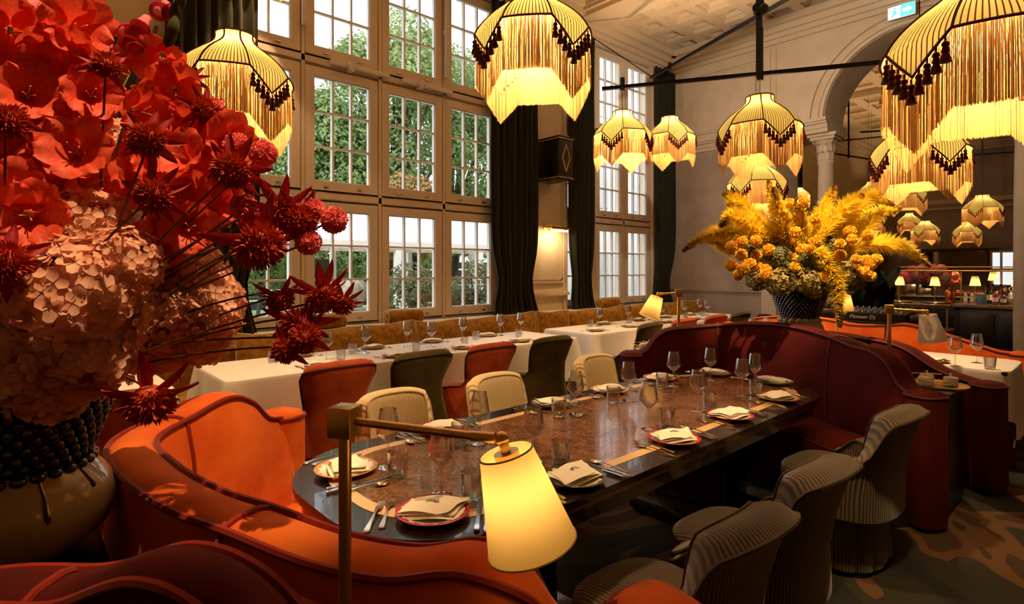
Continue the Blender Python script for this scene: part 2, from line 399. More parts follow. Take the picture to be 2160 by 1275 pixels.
for i in (0, 1, 3, 4, 5, 6):
    for j in range(8): link('coffer', cm, None, ceil, loc=(5.92+.59*i+.295, 6.05-.59*j-.295, ZC))
cm2 = coffer_mesh(.4); cm2.materials.append(MATS['ceiling_paint'])
for i in range(11):
    for j in range(9): link('coffer', cm2, None, ceil, loc=(EX2+.25+.8*i+.4, 5.5-.8*j-.4, ZC))
sp = MB().lathe([(0, -.012), (.075, -.012), (.085, -.004), (.085, .0)], 24).obj('ceiling_speaker', 'cream_paint', None, label='round flush speaker set in a ceiling coffer', cat='speaker')
sp.location = (9.165, 4.575-.59*0, ZC+.128)
# columns
def column(y, lab):
    r = thing('column', lab, None, (EX+.26, y, 0), kind='structure')
    MB().lathe([(.0, 0), (.19, 0), (.19, .10), (.17, .12), (.185, .16), (.15, .19), (.14, .24), (.135, .26)], 28).obj('base', 'cream_paint', r)
    MB().lathe([(.135, .26), (.137, .8), (.135, 1.6), (.128, 2.6), (.118, 3.30), (.13, 3.32), (.13, 3.35), (.118, 3.37)], 28).obj('shaft', 'cream_paint', r)
    MB().lathe([(.118, 3.36), (.122, 3.5), (.14, 3.62), (.175, 3.70)], 28).box(-.19, -.19, 3.70, .19, .19, 3.75).box(-.22, -.22, 3.75, .22, .22, 3.80).obj('capital', 'cream_paint', r)
    lf = MB()
    lf.grid(lambda u, v: ((.028*(1-v*.4))*(2*u-1)*(1+.25*math.sin(v*18)), -.012*math.cos(math.pi*(u-.5)) - .055*max(0, v-.6)**1.5*4, .16*v - .05*max(0, v-.75)*2), 4, 7)
    lm = lf.mesh('acanthus_leaf'); lm.materials.append(MATS['cream_paint'])
    for k in range(20):
        a = 2*math.pi*k/10 + (math.pi/10 if k >= 10 else 0); z = 3.37 + (.13 if k >= 10 else 0); rr = .125 + (.008 if k >= 10 else 0)
        link('acanthus_leaf', lm, None, r, loc=(rr*math.cos(a), rr*math.sin(a), z), rot=(0, 0, a+math.pi/2))
    for k in range(4):
        a = math.pi/4 + k*math.pi/2; q = MB()
        q.tube([(math.cos(a)*(.19+.03*math.cos(th))*1., math.sin(a)*(.19+.03*math.cos(th)), 3.675+.028*math.sin(th)) for th in [i*.6 for i in range(11)]], .012, 6)
        q.obj('volute', 'cream_paint', r)
column(3.46, 'cream column with leafy capital between arch and plaster wall')
column(.95, 'cream column at the right edge beside the bar')
# windows
tr = thing('trim_8', 'cream painted mullions and transoms of the tall windows', None, (3.5, WY, .86), world=True, kind='structure')
def bx(nm, *a): MB().box(*a).obj(nm, 'frame_paint', tr, smooth=False)
def bayframe(x0, x1, cols, gw):
    y0, y1 = WY+.06, WY+.20
    edges = [x0] + [v for c_ in cols for v in (c_-.06, c_+gw+.06)] + [x1]
    for k in range(0, len(edges), 2): bx('mullion', edges[k], y0, .86, edges[k+1], y1, 5.52)
    for c_ in cols:
        for z0, z1 in ((.86, .94), (2.28, 2.505), (3.85, 4.07), (5.41, 5.52)): bx('transom', c_-.06, y0, z0, c_+gw+.06, y1, z1)
    for c_ in cols[:-1]:
        m = c_+gw+.135*(gw/.71); bx('cover_strip', m-.02, y0-.03, .86, m+.02, y0, 5.52)
C1 = [1.66+.977*i for i in range(4)]; C2 = [6.985, 7.83, 8.67]
bayframe(1.5, 5.5, C1, .71); bayframe(6.9, 9.4, C2, .59)
for z in (2.39, 3.96): bx('cover_strip', 1.5, WY+.03, z-.035, 5.5, WY+.06, z+.035); bx('cover_strip', 6.9, WY+.03, z-.035, 9.4, WY+.06, z+.035)
for x0, x1 in ((1.42, 5.58), (6.82, 9.48)):
    bx('casing', x0, WY-.03, .86, x0+.09, WY+.08, 5.56); bx('casing', x1-.09, WY-.03, .86, x1, WY+.08, 5.56); bx('casing', x0, WY-.031, 5.47, x1, WY+.081, 5.56)
def window(gw, gh=1.22):
    r = thing('window_1', None, None, kind='structure')
    f = MB(); e = .105
    for a in ((-e, -e, gw+e, 0), (-e, gh, gw+e, gh+e), (-e, 0, 0, gh), (gw, 0, gw+e, gh)): f.box(a[0], .0, a[1], a[2], .08, a[3])
    b = .018
    for a in ((-e-b, -e-b, gw+e+b, -e), (-e-b, gh+e, gw+e+b, gh+e+b), (-e-b, -e, -e, gh+e), (gw+e, -e, gw+e+b, gh+e)): f.box(a[0], .025, a[1], a[2], .06, a[3])
    f.obj('frame', 'frame_paint', r, smooth=False)
    mw = .024
    vm = MB().box(-mw/2, .02, 0, mw/2, .07, gh).mesh('muntin', False); vm.materials.append(MATS['muntin_paint'])
    hm = MB().box(0, .025, -mw/2, gw, .065, mw/2).mesh('muntin', False); hm.materials.append(MATS['muntin_paint'])
    for k in (1, 2): link('muntin', vm, None, r, loc=(gw*k/3, 0, 0)); link('muntin', hm, None, r, loc=(0, 0, gh*k/3))
    bd = MB()
    for a in ((0, 0, gw, .012), (0, gh-.012, gw, gh), (0, 0, .012, gh), (gw-.012, 0, gw, gh)): bd.box(a[0], .02, a[1], a[2], .07, a[3])
    bd.obj('bead', 'muntin_paint', r, smooth=False)
    pm_ = MB().box(mw/2, .044, mw/2, gw/3-mw/2, .048, gh/3-mw/2).mesh('pane', False); pm_.materials.append(MATS['window_glass'])
    for i in range(3):
        for j in range(3): link('pane', pm_, None, r, loc=(gw*i/3, 0, gh*j/3))
    for k in (.2, .8): MB().bbox(gw*k-.03, -.012, -.075, gw*k+.03, 0, -.055, .004).obj('latch', 'steel', r)
    return r
wn = 0
for cols, gw in ((C1, .71), (C2, .59)):
    pw = window(gw)
    for i, x in enumerate(cols):
        for j, z in enumerate((1.0, 2.565, 4.13)):
            o = place(pw, (x, WY+.035, z)); wn += 1; o.name = 'window_%d' % wn
pw = window(.9, 1.0)
for j in range(3): o = place(pw, (15.05, WY+.035, 1.15+1.15*j)); wn += 1; o.name = 'window_%d' % wn
# white window actuators
def actuator(lab, loc, L, vert=False):
    r = thing('window_actuator', lab, 'window actuator', loc, group='white window actuators')
    a = MB()
    if vert: a.bbox(-.028, -.055, 0, .028, 0, L, .008)
    else: a.bbox(0, -.055, -.028, L, 0, .028, .008)
    a.obj('housing', 'white_plastic', r)
    b = MB()
    if vert: b.bbox(-.045, -.07, L*.45, .045, 0, L*.5, .006)
    else:
        b.bbox(L*.3, -.075, -.06, L*.38, .03, .045, .006); b.bbox(L*.26, -.065, -.012, L*.42, -.05, .012, .004)
    b.obj('bracket', 'white_plastic', r)
actuator('white horizontal window opener above the second window column', (2.80, WY+.01, 3.97), .78)
actuator('white horizontal window opener above the third window column', (3.78, WY+.01, 3.97), .78)
actuator('white vertical window opener between first and second window columns', (2.50, WY+.01, 4.30), 1.1, True)
actuator('white vertical window opener between third and fourth window columns', (4.47, WY+.01, 4.15), 1.3, True)
# sill ledge under the windows
st(MB().box(-3.0, 5.94, .80, 9.9, WY+.05, .86).obj('trim_9', 'frame_paint', smooth=False, label='cream window ledge behind the banquette'))
# curtains
def curtain(name, x0, x1, lab, z0=.865, z1=5.46, nw=9, gx=0., y=6.16, amp=.05):
    m = MB(); rnd = random.Random(int(x0*100)); ph = rnd.random()*6; nz = 26
    def fn(side):
        def f(u, v):
            z = lerp(z0, z1, v)
            sq = 1 - .25*math.exp(-((z-1.35)/.35)**2)                  # gathered above the ledge
            k = lerp(x0, x1, .5 + (u-.5)*sq) + gx*math.exp(-((z-1.1)/.5)**2)
            a = math.sin(u*nw*2*math.pi + ph + .5*math.sin(v*3)) + .35*math.sin(u*nw*4.7 + 1.3)
            flare = .04*math.exp(-((z-z0)/.12)**2)
            return (k + .01*math.sin(v*9+u*30), y + amp*a*.8 + side*.012 - flare, z)
        return f
    m.grid(fn(0), 110, nz); m.grid(fn(1), 110, nz)
    m.obj(name, 'curtain_cloth', label=lab, cat='curtain', ang=80)
curtain('curtain', 1.12, 1.97, 'dark green curtain beside the leftmost window column', nw=8)
curtain('curtain', 5.18, 6.10, 'dark green curtain left of the lit pier', nw=8)
curtain('curtain', 6.86, 7.44, 'dark green curtain right of the lit pier', nw=5)
curtain('curtain', 9.32, 9.98, 'dark green curtain in the corner by the plaster wall', nw=6, gx=-.12)
curtain('curtain', 16.05, 16.45, 'dark curtain beside the small far window', nw=4)
# wall speaker cabinets
def speaker(x, lab):
    r = thing('wall_speaker', lab, 'speaker', (x, 5.8, 2.9))
    MB().bbox(0, 0, .06, .31, .48, .60, .006).obj('cabinet', 'black_wood', r)
    for z0, z1, p in ((0, .025, .0), (.04, .06, -.02), (.60, .62, -.02), (.635, .66, .0)): MB().bbox(-.02-p, -.02-p, z0, .33+p, .5, z1, .004).obj('moulding', 'black_wood', r)
    for z in (.032, .628): MB().box(-.014, -.014, z-.006, .324, .5, z+.006).obj('gold_line', 'inlay', r)
    d = MB(); q = [(.155, .12), (.235, .33), (.155, .54), (.075, .33)]
    for i in range(4):
        a, b = q[i], q[(i+1) % 4]; d.bar((a[0], -.006, a[1]), (b[0], -.006, b[1]), .012, .012)
    d.obj('diamond_frame', 'inlay', r)
    d = MB(); d.add([(p[0], -.003, p[1]) for p in q], [(0, 1, 2, 3)])
    d.obj('speaker_cloth', 'moss_velvet', r, smooth=False)
speaker(6.2, 'dark wood speaker with gold diamond on the pier above the picture light')
speaker(.55, 'dark wood speaker with gold diamond behind the red flowers')
# picture light
r = thing('picture_light', 'brass picture light glowing on the cream pier', 'wall light', (6.46, WY, 2.2), world=True)
MB().bbox(6.36, WY-.02, 2.16, 6.50, WY, 2.26, .006).obj('backplate', 'brass', r)
MB().tube([(6.42, WY-.02, 2.22), (6.42, WY-.10, 2.25), (6.42, WY-.2, 2.22), (6.42, WY-.24, 2.17)], .011, 8).obj('arm', 'brass', r)
MB().tube([(6.50, WY-.02, 2.22), (6.52, WY-.10, 2.25), (6.54, WY-.2, 2.22), (6.54, WY-.24, 2.17)], .011, 8).obj('arm', 'brass', r)
MB().grid(lambda u, v: (6.28+.42*u, WY-.24+.05*math.cos(math.pi*(v*1.05-.1)), 2.15+.045*math.sin(math.pi*(v*1.05-.1))), 2, 14).obj('lamp_shade', 'brass_dark', r)
MB().rod((6.30, WY-.235, 2.135), (6.68, WY-.235, 2.135), .014).obj('bulb', 'bulb_glass', r)
la = bpy.data.lights.new('picture_light_lamp', 'AREA'); la.shape = 'RECTANGLE'; la.size = .36; la.size_y = .05; la.energy = 5.5; la.color = (1, .68, .34)
lo = bpy.data.objects.new('picture_light_lamp', la); COL.objects.link(lo); lo.location = (6.49, WY-.22, 2.12); lo.rotation_euler = (R(25), 0, 0)
# exit sign
r = thing('exit_sign', 'green and white emergency exit sign high above the arch', 'sign', (EX-.16, 2.27, 5.29), world=True)
MB().bbox(EX-.19, 2.10, 5.27, EX-.16, 2.46, 5.47, .006).box(EX-.16, 2.24, 5.40, EX, 2.30, 5.43).obj('housing', 'white_plastic', r)
pm('sign_white', C(240, 250, 250), .4, emit=(.9, 1, 1, 1), estr=1.6); pm('sign_green', C(40, 150, 120), .4, emit=(.10, .75, .60, 1), estr=1.2)
MB().box(EX-.195, 2.115, 5.285, EX-.19, 2.445, 5.455).obj('sign_face', 'sign_white', r, smooth=False)
def sgn(m, pts, x=EX-.2):   # y grows to the picture's left
    n = len(pts); m.add([(x, 2.445-p[0], 5.285+p[1]) for p in pts] + [(x+.004, 2.445-p[0], 5.285+p[1]) for p in pts], [list(range(n)), [n+i for i in range(n)][::-1]])
g = MB(); sgn(g, [(.155, 0), (.33, 0), (.33, .17), (.155, .17)])
g.obj('green_field', 'sign_green', r, smooth=False)
g = MB(); sgn(g, [(.19, .065), (.24, .065), (.24, .035), (.305, .085), (.24, .135), (.24, .105), (.19, .105)], EX-.206); g.obj('arrow', 'sign_white', r, smooth=False)
g = MB()
sgn(g, [(.03, .02), (.06, .02), (.085, .06), (.07, .09), (.05, .05)]); sgn(g, [(.07, .09), (.085, .06), (.125, .05), (.13, .065), (.1, .075), (.1, .11), (.07, .125), (.04, .10), (.05, .09), (.068, .105)])
sgn(g, [(.085+.016*math.cos(i*.7), .145+.016*math.sin(i*.7)) for i in range(9)])
g.obj('running_figure', 'sign_green', r, smooth=False)
lamp_light('sign_glow', (EX-.27, 2.25, 5.40), .8, r, (.6, 1, .95), .05)
# ================================================================ seating booths
def booth(name, label, pts, seams, velvet, piping, seat=True, th=.07, depth=.46, posts=(True, True), lean=.05):
    P = spline(pts, 121); N = len(P)-1
    root = thing(name, label, 'booth sofa', (P[N//2].x, P[N//2].y, 0), world=True)
    nrm = []
    for i in range(N+1):
        d = P[min(i+1, N)] - P[max(i-1, 0)]; d = Vector((d.x, d.y, 0)).normalized(); nrm.append(Vector((-d.y, d.x, 0)))
    def sec(i, off, z):
        q = P[i] + nrm[i]*off; return (q.x, q.y, z)
    def prof(i, e):
        zt = P[i].z; pf = 1 - .35*(1-e)      # e: 0 at a seam, 1 in the middle
        s = [(-th, .10), (-th-.004, .5), (-th+lean*-.0, zt-.03), (-th+.012, zt-.008), (-th*.4, zt+.012*e), (th*.4, zt+.012*e), (th-.012, zt-.008), (th, zt-.035),
             (th+.03*pf, zt*.86), (th+.055*pf, zt*.68), (th+.05*pf, .5), (th+.03, .40), (th, .10)]
        return s
    cuts = [0] + [int(round(s*N)) for s in seams] + [N]
    for a, b in zip(cuts, cuts[1:]):
        rows = []
        for i in range(a, b+1):
            e = smooth01(min((i-a), (b-i))/6.); rows.append([sec(i, o*(.985 if e < .05 else 1), z) for o, z in prof(i, e)])
        m = MB(); k = len(rows[0]); uvs = []
        m.add([p for r_ in rows for p in r_], [(i*k+j, i*k+(j+1) % k, (i+1)*k+(j+1) % k, (i+1)*k+j) for i in range(len(rows)-1) for j in range(k)] + [list(range(k))[::-1], [(len(rows)-1)*k+j for j in range(k)]])
        m.obj('backrest', velvet, root, ang=75)
    for s in (-1, 1): MB().tube([sec(i, s*(th-.004), P[i].z-.006) for i in range(0, N+1)], .009, 6).obj('piping', piping, root)
    for c in cuts[1:-1]: MB().tube([sec(c, o*1.01, z+.003) for o, z in prof(c, 0.)], .008, 6).obj('seam_piping', piping, root)
    if seat:
        for a, b in zip(cuts, cuts[1:]):
            rows = []
            for i in range(a, b+1, 2) if (b-a) % 2 == 0 else list(range(a, b, 2)) + [b]:
                e = smooth01(min(i-a, b-i)/8.)
                rows.append([sec(i, o, z) for o, z in ((th+.0, .16), (th+.0, .44), (th+.12, .455+.015*e), (th+depth*.6, .46+.02*e), (th+depth-.04, .45+.012*e), (th+depth, .42), (th+depth, .33), (th+depth-.03, .31), (th+depth-.04, .12))])
            k = len(rows[0]); m = MB()
            m.add([p for r_ in rows for p in r_], [(i*k+j, i*k+(j+1) % k, (i+1)*k+(j+1) % k, (i+1)*k+j) for i in range(len(rows)-1) for j in range(k)] + [list(range(k))[::-1], [(len(rows)-1)*k+j for j in range(k)]])
            m.obj('seat_cushion', velvet, root, ang=60)
        m = MB(); m.tube([sec(i, th+depth-.015, .435) for i in range(0, N+1, 2)], .008, 6); m.obj('seat_piping', piping, root)
    m = MB(); k = 4; rows = [[sec(i, -th+.02, 0), sec(i, -th+.02, .12), sec(i, th+(depth-.08 if seat else 0), .13), sec(i, th+(depth-.08 if seat else 0), 0)] for i in range(0, N+1, 3)]
    m.add([p for r_ in rows for p in r_], [(i*k+j, i*k+(j+1) % k, (i+1)*k+(j+1) % k, (i+1)*k+j) for i in range(len(rows)-1) for j in range(k)] + [(3, 2, 1, 0), tuple((len(rows)-1)*k+j for j in range(k))])
    m.obj('plinth', 'plinth_dark', root, smooth=False)
    for on, i in zip(posts, (0, N)):
        if not on: continue
        d = (P[1]-P[0] if i == 0 else P[N]-P[N-1]); d = Vector((d.x, d.y, 0)).normalized()*(-1 if i == 0 else 1)
        c = P[i] + d*.03; nn = nrm[i]; zt = P[i].z; rx, ry = .088, .098
        prof_ = [(.96, .03), (1, .06), (1, zt-.03), (.97, zt-.008), (.8, zt+.012), (.4, zt+.022), (.0, zt+.024)]
        ang = math.atan2(d.y, d.x)
        M = T((c.x, c.y, 0)) @ Matrix.Rotation(ang, 4, 'Z')
        def se(t):
            a, b = math.cos(t), math.sin(t); return (abs(a)**.62*(1 if a > 0 else -1), abs(b)**.62*(1 if b > 0 else -1))
        m = MB(); n = 28
        m.grid(lambda u, v: (se(2*math.pi*u)[0]*rx*prof_[int(round(v*6))][0], se(2*math.pi*u)[1]*ry*prof_[int(round(v*6))][0], prof_[int(round(v*6))][1]), n, 6, cu=True, M=M)
        po = m.obj('arm_post', velvet, root, ang=60)
        m = MB(); m.tube([M @ Vector((se(2*math.pi*u/n)[0]*rx*1.0, se(2*math.pi*u/n)[1]*ry*1.0, zt-.012)) for u in range(n)], .009, 6, closed=True)
        pp = m.obj('piping', piping, root)
    return root
booth('booth_sofa', 'orange velvet horseshoe booth wrapping the near end of the marble table',
      [(.95, 2.72, .85), (.84, 2.66, .88), (.74, 2.58, .98), (.63, 2.49, 1.03), (.47, 2.36, 1.01), (.30, 2.14, 1.0), (.29, 1.80, 1.0), (.335, 1.50, 1.0), (.40, 1.30, 1.0), (.49, 1.10, .98), (.57, .94, .985), (.635, .82, 1.02), (.70, .74, .99), (.79, .69, .88), (.98, .66, .84)],
      (.30, .565), 'rust_velvet', 'rust_piping', th=.068)
booth('booth_sofa', 'burgundy velvet horseshoe booth around the far end of the marble table',
      [(4.07, .84, .80), (4.12, .92, .83), (4.17, 1.0, .95), (4.23, 1.10, 1.005), (4.32, 1.24, 1.02), (4.45, 1.45, 1.06), (4.54, 1.66, 1.09), (4.57, 1.86, 1.10), (4.555, 2.08, 1.095), (4.50, 2.30, 1.075), (4.36, 2.52, 1.045), (4.24, 2.67, 1.02), (4.17, 2.74, .97), (4.10, 2.81, .85), (4.02, 2.87, .81)],
      (.345, .66), 'wine_velvet', 'wine_piping', depth=.44)
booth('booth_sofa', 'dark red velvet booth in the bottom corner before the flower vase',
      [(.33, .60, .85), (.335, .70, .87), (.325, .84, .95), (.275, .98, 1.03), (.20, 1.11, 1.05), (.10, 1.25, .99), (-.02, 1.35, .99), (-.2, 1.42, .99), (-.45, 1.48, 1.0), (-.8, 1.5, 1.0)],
      (.60,), 'wine_velvet', 'rust_piping', seat=False, th=.065)  # the corner's shade is put into the colour: darker velvet than the near booth
booth('booth_sofa', 'dark velvet booth back to back with the burgundy horseshoe booth',
      [(5.06, 3.02, .75), (5.12, 2.80, .80), (5.22, 2.5, .94), (5.26, 2.15, .98), (5.26, 1.85, .99), (5.26, 1.55, .98), (5.22, 1.2, .94), (5.12, .92, .80), (5.02, .68, .75)],
      (.33, .67), 'wine_velvet', 'wine_piping', depth=.28)
booth('booth_sofa', 'bright orange velvet booth on the far side of the small white-clothed table',
      [(6.90, .70, .76), (6.90, .84, .77), (6.88, 1.05, .84), (6.86, 1.28, .91), (6.84, 1.52, .97), (6.84, 1.70, .95), (6.86, 2.0, .93), (6.88, 2.3, .97), (6.92, 2.6, .97), (7.0, 2.9, .95), (7.1, 3.2, .9), (7.2, 3.45, .82), (7.22, 3.6, .8)],
      (.42, .68), 'rust_velvet', 'wine_piping', depth=.16)
# service consoles between the booths
def console(x0, x1, y0, y1, z, lab):
    r = thing('service_console', lab, 'console', ((x0+x1)/2, (y0+y1)/2, 0), world=True)
    MB().bbox(x0+.01, y0+.01, .02, x1-.01, y1-.01, z-.03, .01).obj('body', 'black_wood', r)
    MB().bbox(x0, y0, z-.03, x1, y1, z, .008).obj('top', 'dark_oak', r)
console(4.67, 5.08, 1.25, 2.5, .92, 'black console holding the yellow flower vase between two booths')
console(4.30, 4.78, .74, 1.06, .77, 'dark end cabinet under the tray of white pots')
console(4.35, 4.85, 2.86, 3.22, .77, 'dark end cabinet behind the left arm of burgundy booth')
console(-.30, .19, 1.58, 2.6, .83, 'black console holding the red flower vase')
# ================================================================ main table
def rrect(x0, x1, y0, y1, r, n=14):
    out = []
    for cx, cyy, a0 in ((x1-r, y0+r, -90), (x1-r, y1-r, 0), (x0+r, y1-r, 90), (x0+r, y0+r, 180)):
        for i in range(n+1):
            a = R(a0 + 90*i/n); out.append((cx + r*math.cos(a), cyy + r*math.sin(a)))
    return out
def ringprism(m, A, B, z0, z1):
    n = len(A); v = [(x, y, z1) for x, y in A] + [(x, y, z1) for x, y in B] + [(x, y, z0) for x, y in A] + [(x, y, z0) for x, y in B]
    f = []
    for i in range(n):
        j = (i+1) % n; f += [(i, j, n+j, n+i), (2*n+i, 3*n+i, 3*n+j, 2*n+j), (i, 2*n+i, 2*n+j, j), (n+i, n+j, 3*n+j, 3*n+i)]
    return m.add(v, f)
tb = thing('dining_table', 'long dark dining table with brown marble top and pale inlay', 'table', (2.42, 1.83, 0), world=True)
TX0, TX1, TY0, TY1 = .76, 4.08, 1.28, 2.38
MB().poly(rrect(TX0, TX1, TY0, TY1, .44), .722, .748).obj('wood_top', 'dark_oak', tb, ang=30)
MB().poly(rrect(TX0+.012, TX1-.012, TY0+.012, TY1-.012, .43), .700, .722).obj('edge_moulding', 'brass_dark', tb, ang=30)
MB().poly(rrect(TX0+.03, TX1-.03, TY0+.03, TY1-.03, .42), .64, .70).obj('apron', 'dark_oak', tb, ang=30)
ringprism(MB(), rrect(TX0+.115, TX1-.115, TY0+.115, TY1-.115, .36), rrect(TX0+.165, TX1-.165, TY0+.165, TY1-.165, .33), .745, .7495).obj('inlay_band', 'inlay', tb, ang=30)
MB().poly(rrect(TX0+.165, TX1-.165, TY0+.165, TY1-.165, .33), .745, .7495).obj('marble_top', 'marble', tb, ang=30)
for x in (1.55, 3.25):
    m = MB().bbox(x-.14, 1.58, .1, x+.14, 2.08, .65, .02); m.obj('pedestal', 'dark_oak', tb)
    m = MB().bbox(x-.3, 1.5, 0.01, x+.3, 2.16, .1, .03); m.obj('foot', 'dark_oak', tb)
# ================================================================ cloth-covered tables
def clothed(lab_t, lab_c, x0, x1, y0, y1, drop=.47, seed=1, r=.03):
    t = thing('dining_table', lab_t, 'table', ((x0+x1)/2, (y0+y1)/2, 0), world=True)
    MB().bbox(x0+.01, y0+.01, .715, x1-.01, y1-.01, .745, .01).obj('tabletop', 'dark_oak', t)
    lg = MB().bbox(-.03, -.03, 0, .03, .03, .715, .006).mesh('leg'); lg.materials.append(MATS['black_wood'])
    for x in (x0+.12, x1-.12):
        for y in (y0+.12, y1-.12): link('leg', lg, None, t, loc=(x, y, 0))
    rnd = random.Random(seed)
    loop = []
    pts = rrect(x0-.004, x1+.004, y0-.004, y1+.004, r, 5)
    for i in range(len(pts)):
        a, b = Vector(pts[i]), Vector(pts[(i+1) % len(pts)]); k = max(1, int((b-a).length/.05))
        loop += [a.lerp(b, j/k) for j in range(k)]
    n = len(loop); m = MB(); c = Vector(((x0+x1)/2, (y0+y1)/2))
    lv = [(0, .7505), (.0, .7505), (.004, .745), (.008, .72), (.014, .64), (.022, .54), (.030, .42), (.036, .75-drop)]
    ph = [rnd.random()*6.28 for _ in range(3)]; rows = []
    corners = [Vector(q) for q in ((x0, y0), (x1, y0), (x1, y1), (x0, y1))]
    cum = 0; ss = []
    for i in range(n): ss.append(cum); cum += (loop[(i+1) % n]-loop[i]).length
    for k, (o, z) in enumerate(lv):
        row = []
        for i, p in enumerate(loop):
            d = p - loop[i-1]; q = loop[(i+1) % n] - p; d = (d+q).normalized(); nm = Vector((d.y, -d.x))
            dc = min((p-cc).length for cc in corners); f = max(0., (z < .74)*(.75-z)/drop)
            w = f*(.012*math.sin(ss[i]*9+ph[0]) + .010*math.sin(ss[i]*21+ph[1])) + f*.085*math.exp(-(dc/.07)**2) - f*.025*math.exp(-((dc-.16)/.07)**2)
            pp = p.lerp(c, .012) if k == 0 else p
            e = pp + nm*(o + w); row.append((e.x, e.y, z + (.004*math.sin(ss[i]*7+ph[2]) if k == len(lv)-1 else 0) - (.03*math.exp(-(dc/.1)**2) if k == len(lv)-1 else 0)))
        rows.append(row)
    K = len(rows); vs_ = [p for r_ in rows for p in r_]
    fs = [(k*n+i, (k+1)*n+i, (k+1)*n+(i+1) % n, k*n+(i+1) % n) for k in range(K-1) for i in range(n)] + [list(range(n))]
    m.add(vs_, fs); 
    cl = m.obj('tablecloth', 'linen', label=lab_c, cat='tablecloth', ang=60)
    return t
clothed('long dining table under white cloth along the velvet banquette', 'white cloth over the long table with four velvet chairs', 1.14, 4.83, 4.24, 5.14, seed=3)
clothed('farther dining table under white cloth near the plaster wall', 'white cloth over the farther window table', 5.2, 9.2, 4.30, 5.12, seed=4)
clothed('dining table under white cloth mostly hidden by the red flowers', 'white cloth glimpsed between the vase and orange booth', -2.0, .82, 4.24, 5.14, seed=5)
clothed('dining table in front of the bright orange far booth', 'white cloth hanging over the table beside the right column', 5.68, 6.48, .62, 3.35, drop=.55, seed=6, r=.12)
# ================================================================ banquette, cushions, bolsters
b = thing('banquette', 'long gold velvet banquette running under the windows', 'bench', (4, 5.5, 0), world=True)
MB().bbox(-2.9, 5.22, .10, 9.75, 5.76, .36, .02).obj('seat_base', 'gold_velvet', b)
for i in range(9): MB().bbox(-2.9+1.405*i+.004, 5.18, .36, -2.9+1.405*(i+1)-.004, 5.76, .47, .03, seg=3).obj('seat_cushion', 'gold_velvet', b)
MB().bbox(-2.9, 5.74, .1, 9.75, 5.93, .80, .03, seg=3).obj('backrest', 'gold_velvet', b)
MB().box(-2.9, 5.3, 0, 9.75, 5.9, .1).obj('plinth', 'plinth_dark', b, smooth=False)
def cushion_proto(seed):
    r = thing('cushion', 'x', 'cushion', group='gold velvet cushions on the banquette'); rnd = random.Random(seed)
    W_, H_, D_ = .325, .225, .085; q = [rnd.uniform(-.012, .012) for _ in range(6)]
    def pil(s):
        def f(u, v):
            a, c = 2*u-1, 2*v-1
            e = (1-abs(a)**2.6)*(1-abs(c)**2.6); pin = 1 - .05*(1-abs(a)**2) ; pin2 = 1-.04*(1-abs(c)**2)
            return (a*W_*pin2 + q[0]*c, s*D_*max(e, 0)**.5*(1+.08*math.sin(a*5+q[1]*90)*math.sin(c*4)), c*H_*(1 - .06*(1-a*a)) + q[2]*a + .01*math.sin(a*3+q[3]*50))
        return f
    MB().grid(pil(-1), 20, 14).grid(pil(1), 20, 14).obj('cover', 'gold_velvet', r, ang=80)
    e = [(t, -1) for t in range(-10, 10)] + [(10, t/1.) for t in range(-1, 1)]
    pts = []
    for k in range(64):
        t = k/16; s = int(t); w_ = t - s
        uv = ((w_, 0), (1, w_), (1-w_, 1), (0, 1-w_))[s]; pts.append(pil(1)(*uv))
    MB().tube(pts, .008, 5, closed=True).obj('cord_trim', 'cord_trim', r)
    return r
cp = [cushion_proto(i) for i in (1, 2, 3)]
rnd = random.Random(5)
for i in range(15):
    x = .92 + .655*i - (.65 if i == 0 else 0) + .03
    if i == 0: x = .32
    o = place(cp[i % 3], (x+.28, 5.54+rnd.uniform(-.02, .02), .70+rnd.uniform(-.01, .012)), rnd.uniform(-.05, .05), 'gold velvet cushion, %s from the left along the banquette' % ORD[i])
    o.rotation_euler.x = R(-14)
def bolster(x, lab):
    r = thing('bolster', lab, 'bolster', (x, 6.06, .945), group='gold velvet bolsters on the ledge')
    MB().lathe([(.0, -.26), (.05, -.262), (.075, -.25), (.083, -.235), (.084, 0), (.083, .235), (.075, .25), (.05, .262), (0, .26)], 24, Matrix.Rotation(R(90), 4, 'Y')).obj('roll', 'gold_velvet', r)
    for s in (-1, 1): MB().tube([(s*.245, .08*math.cos(k*.314), .08*math.sin(k*.314)) for k in range(20)], .006, 5, closed=True).obj('cord_trim', 'cord_trim', r)
bolster(2.62, 'gold velvet bolster half hidden by dark red dahlias')
bolster(3.66, 'gold velvet bolster on the ledge below the third window column')
bolster(7.72, 'gold velvet bolster on the ledge right of the lit pier')
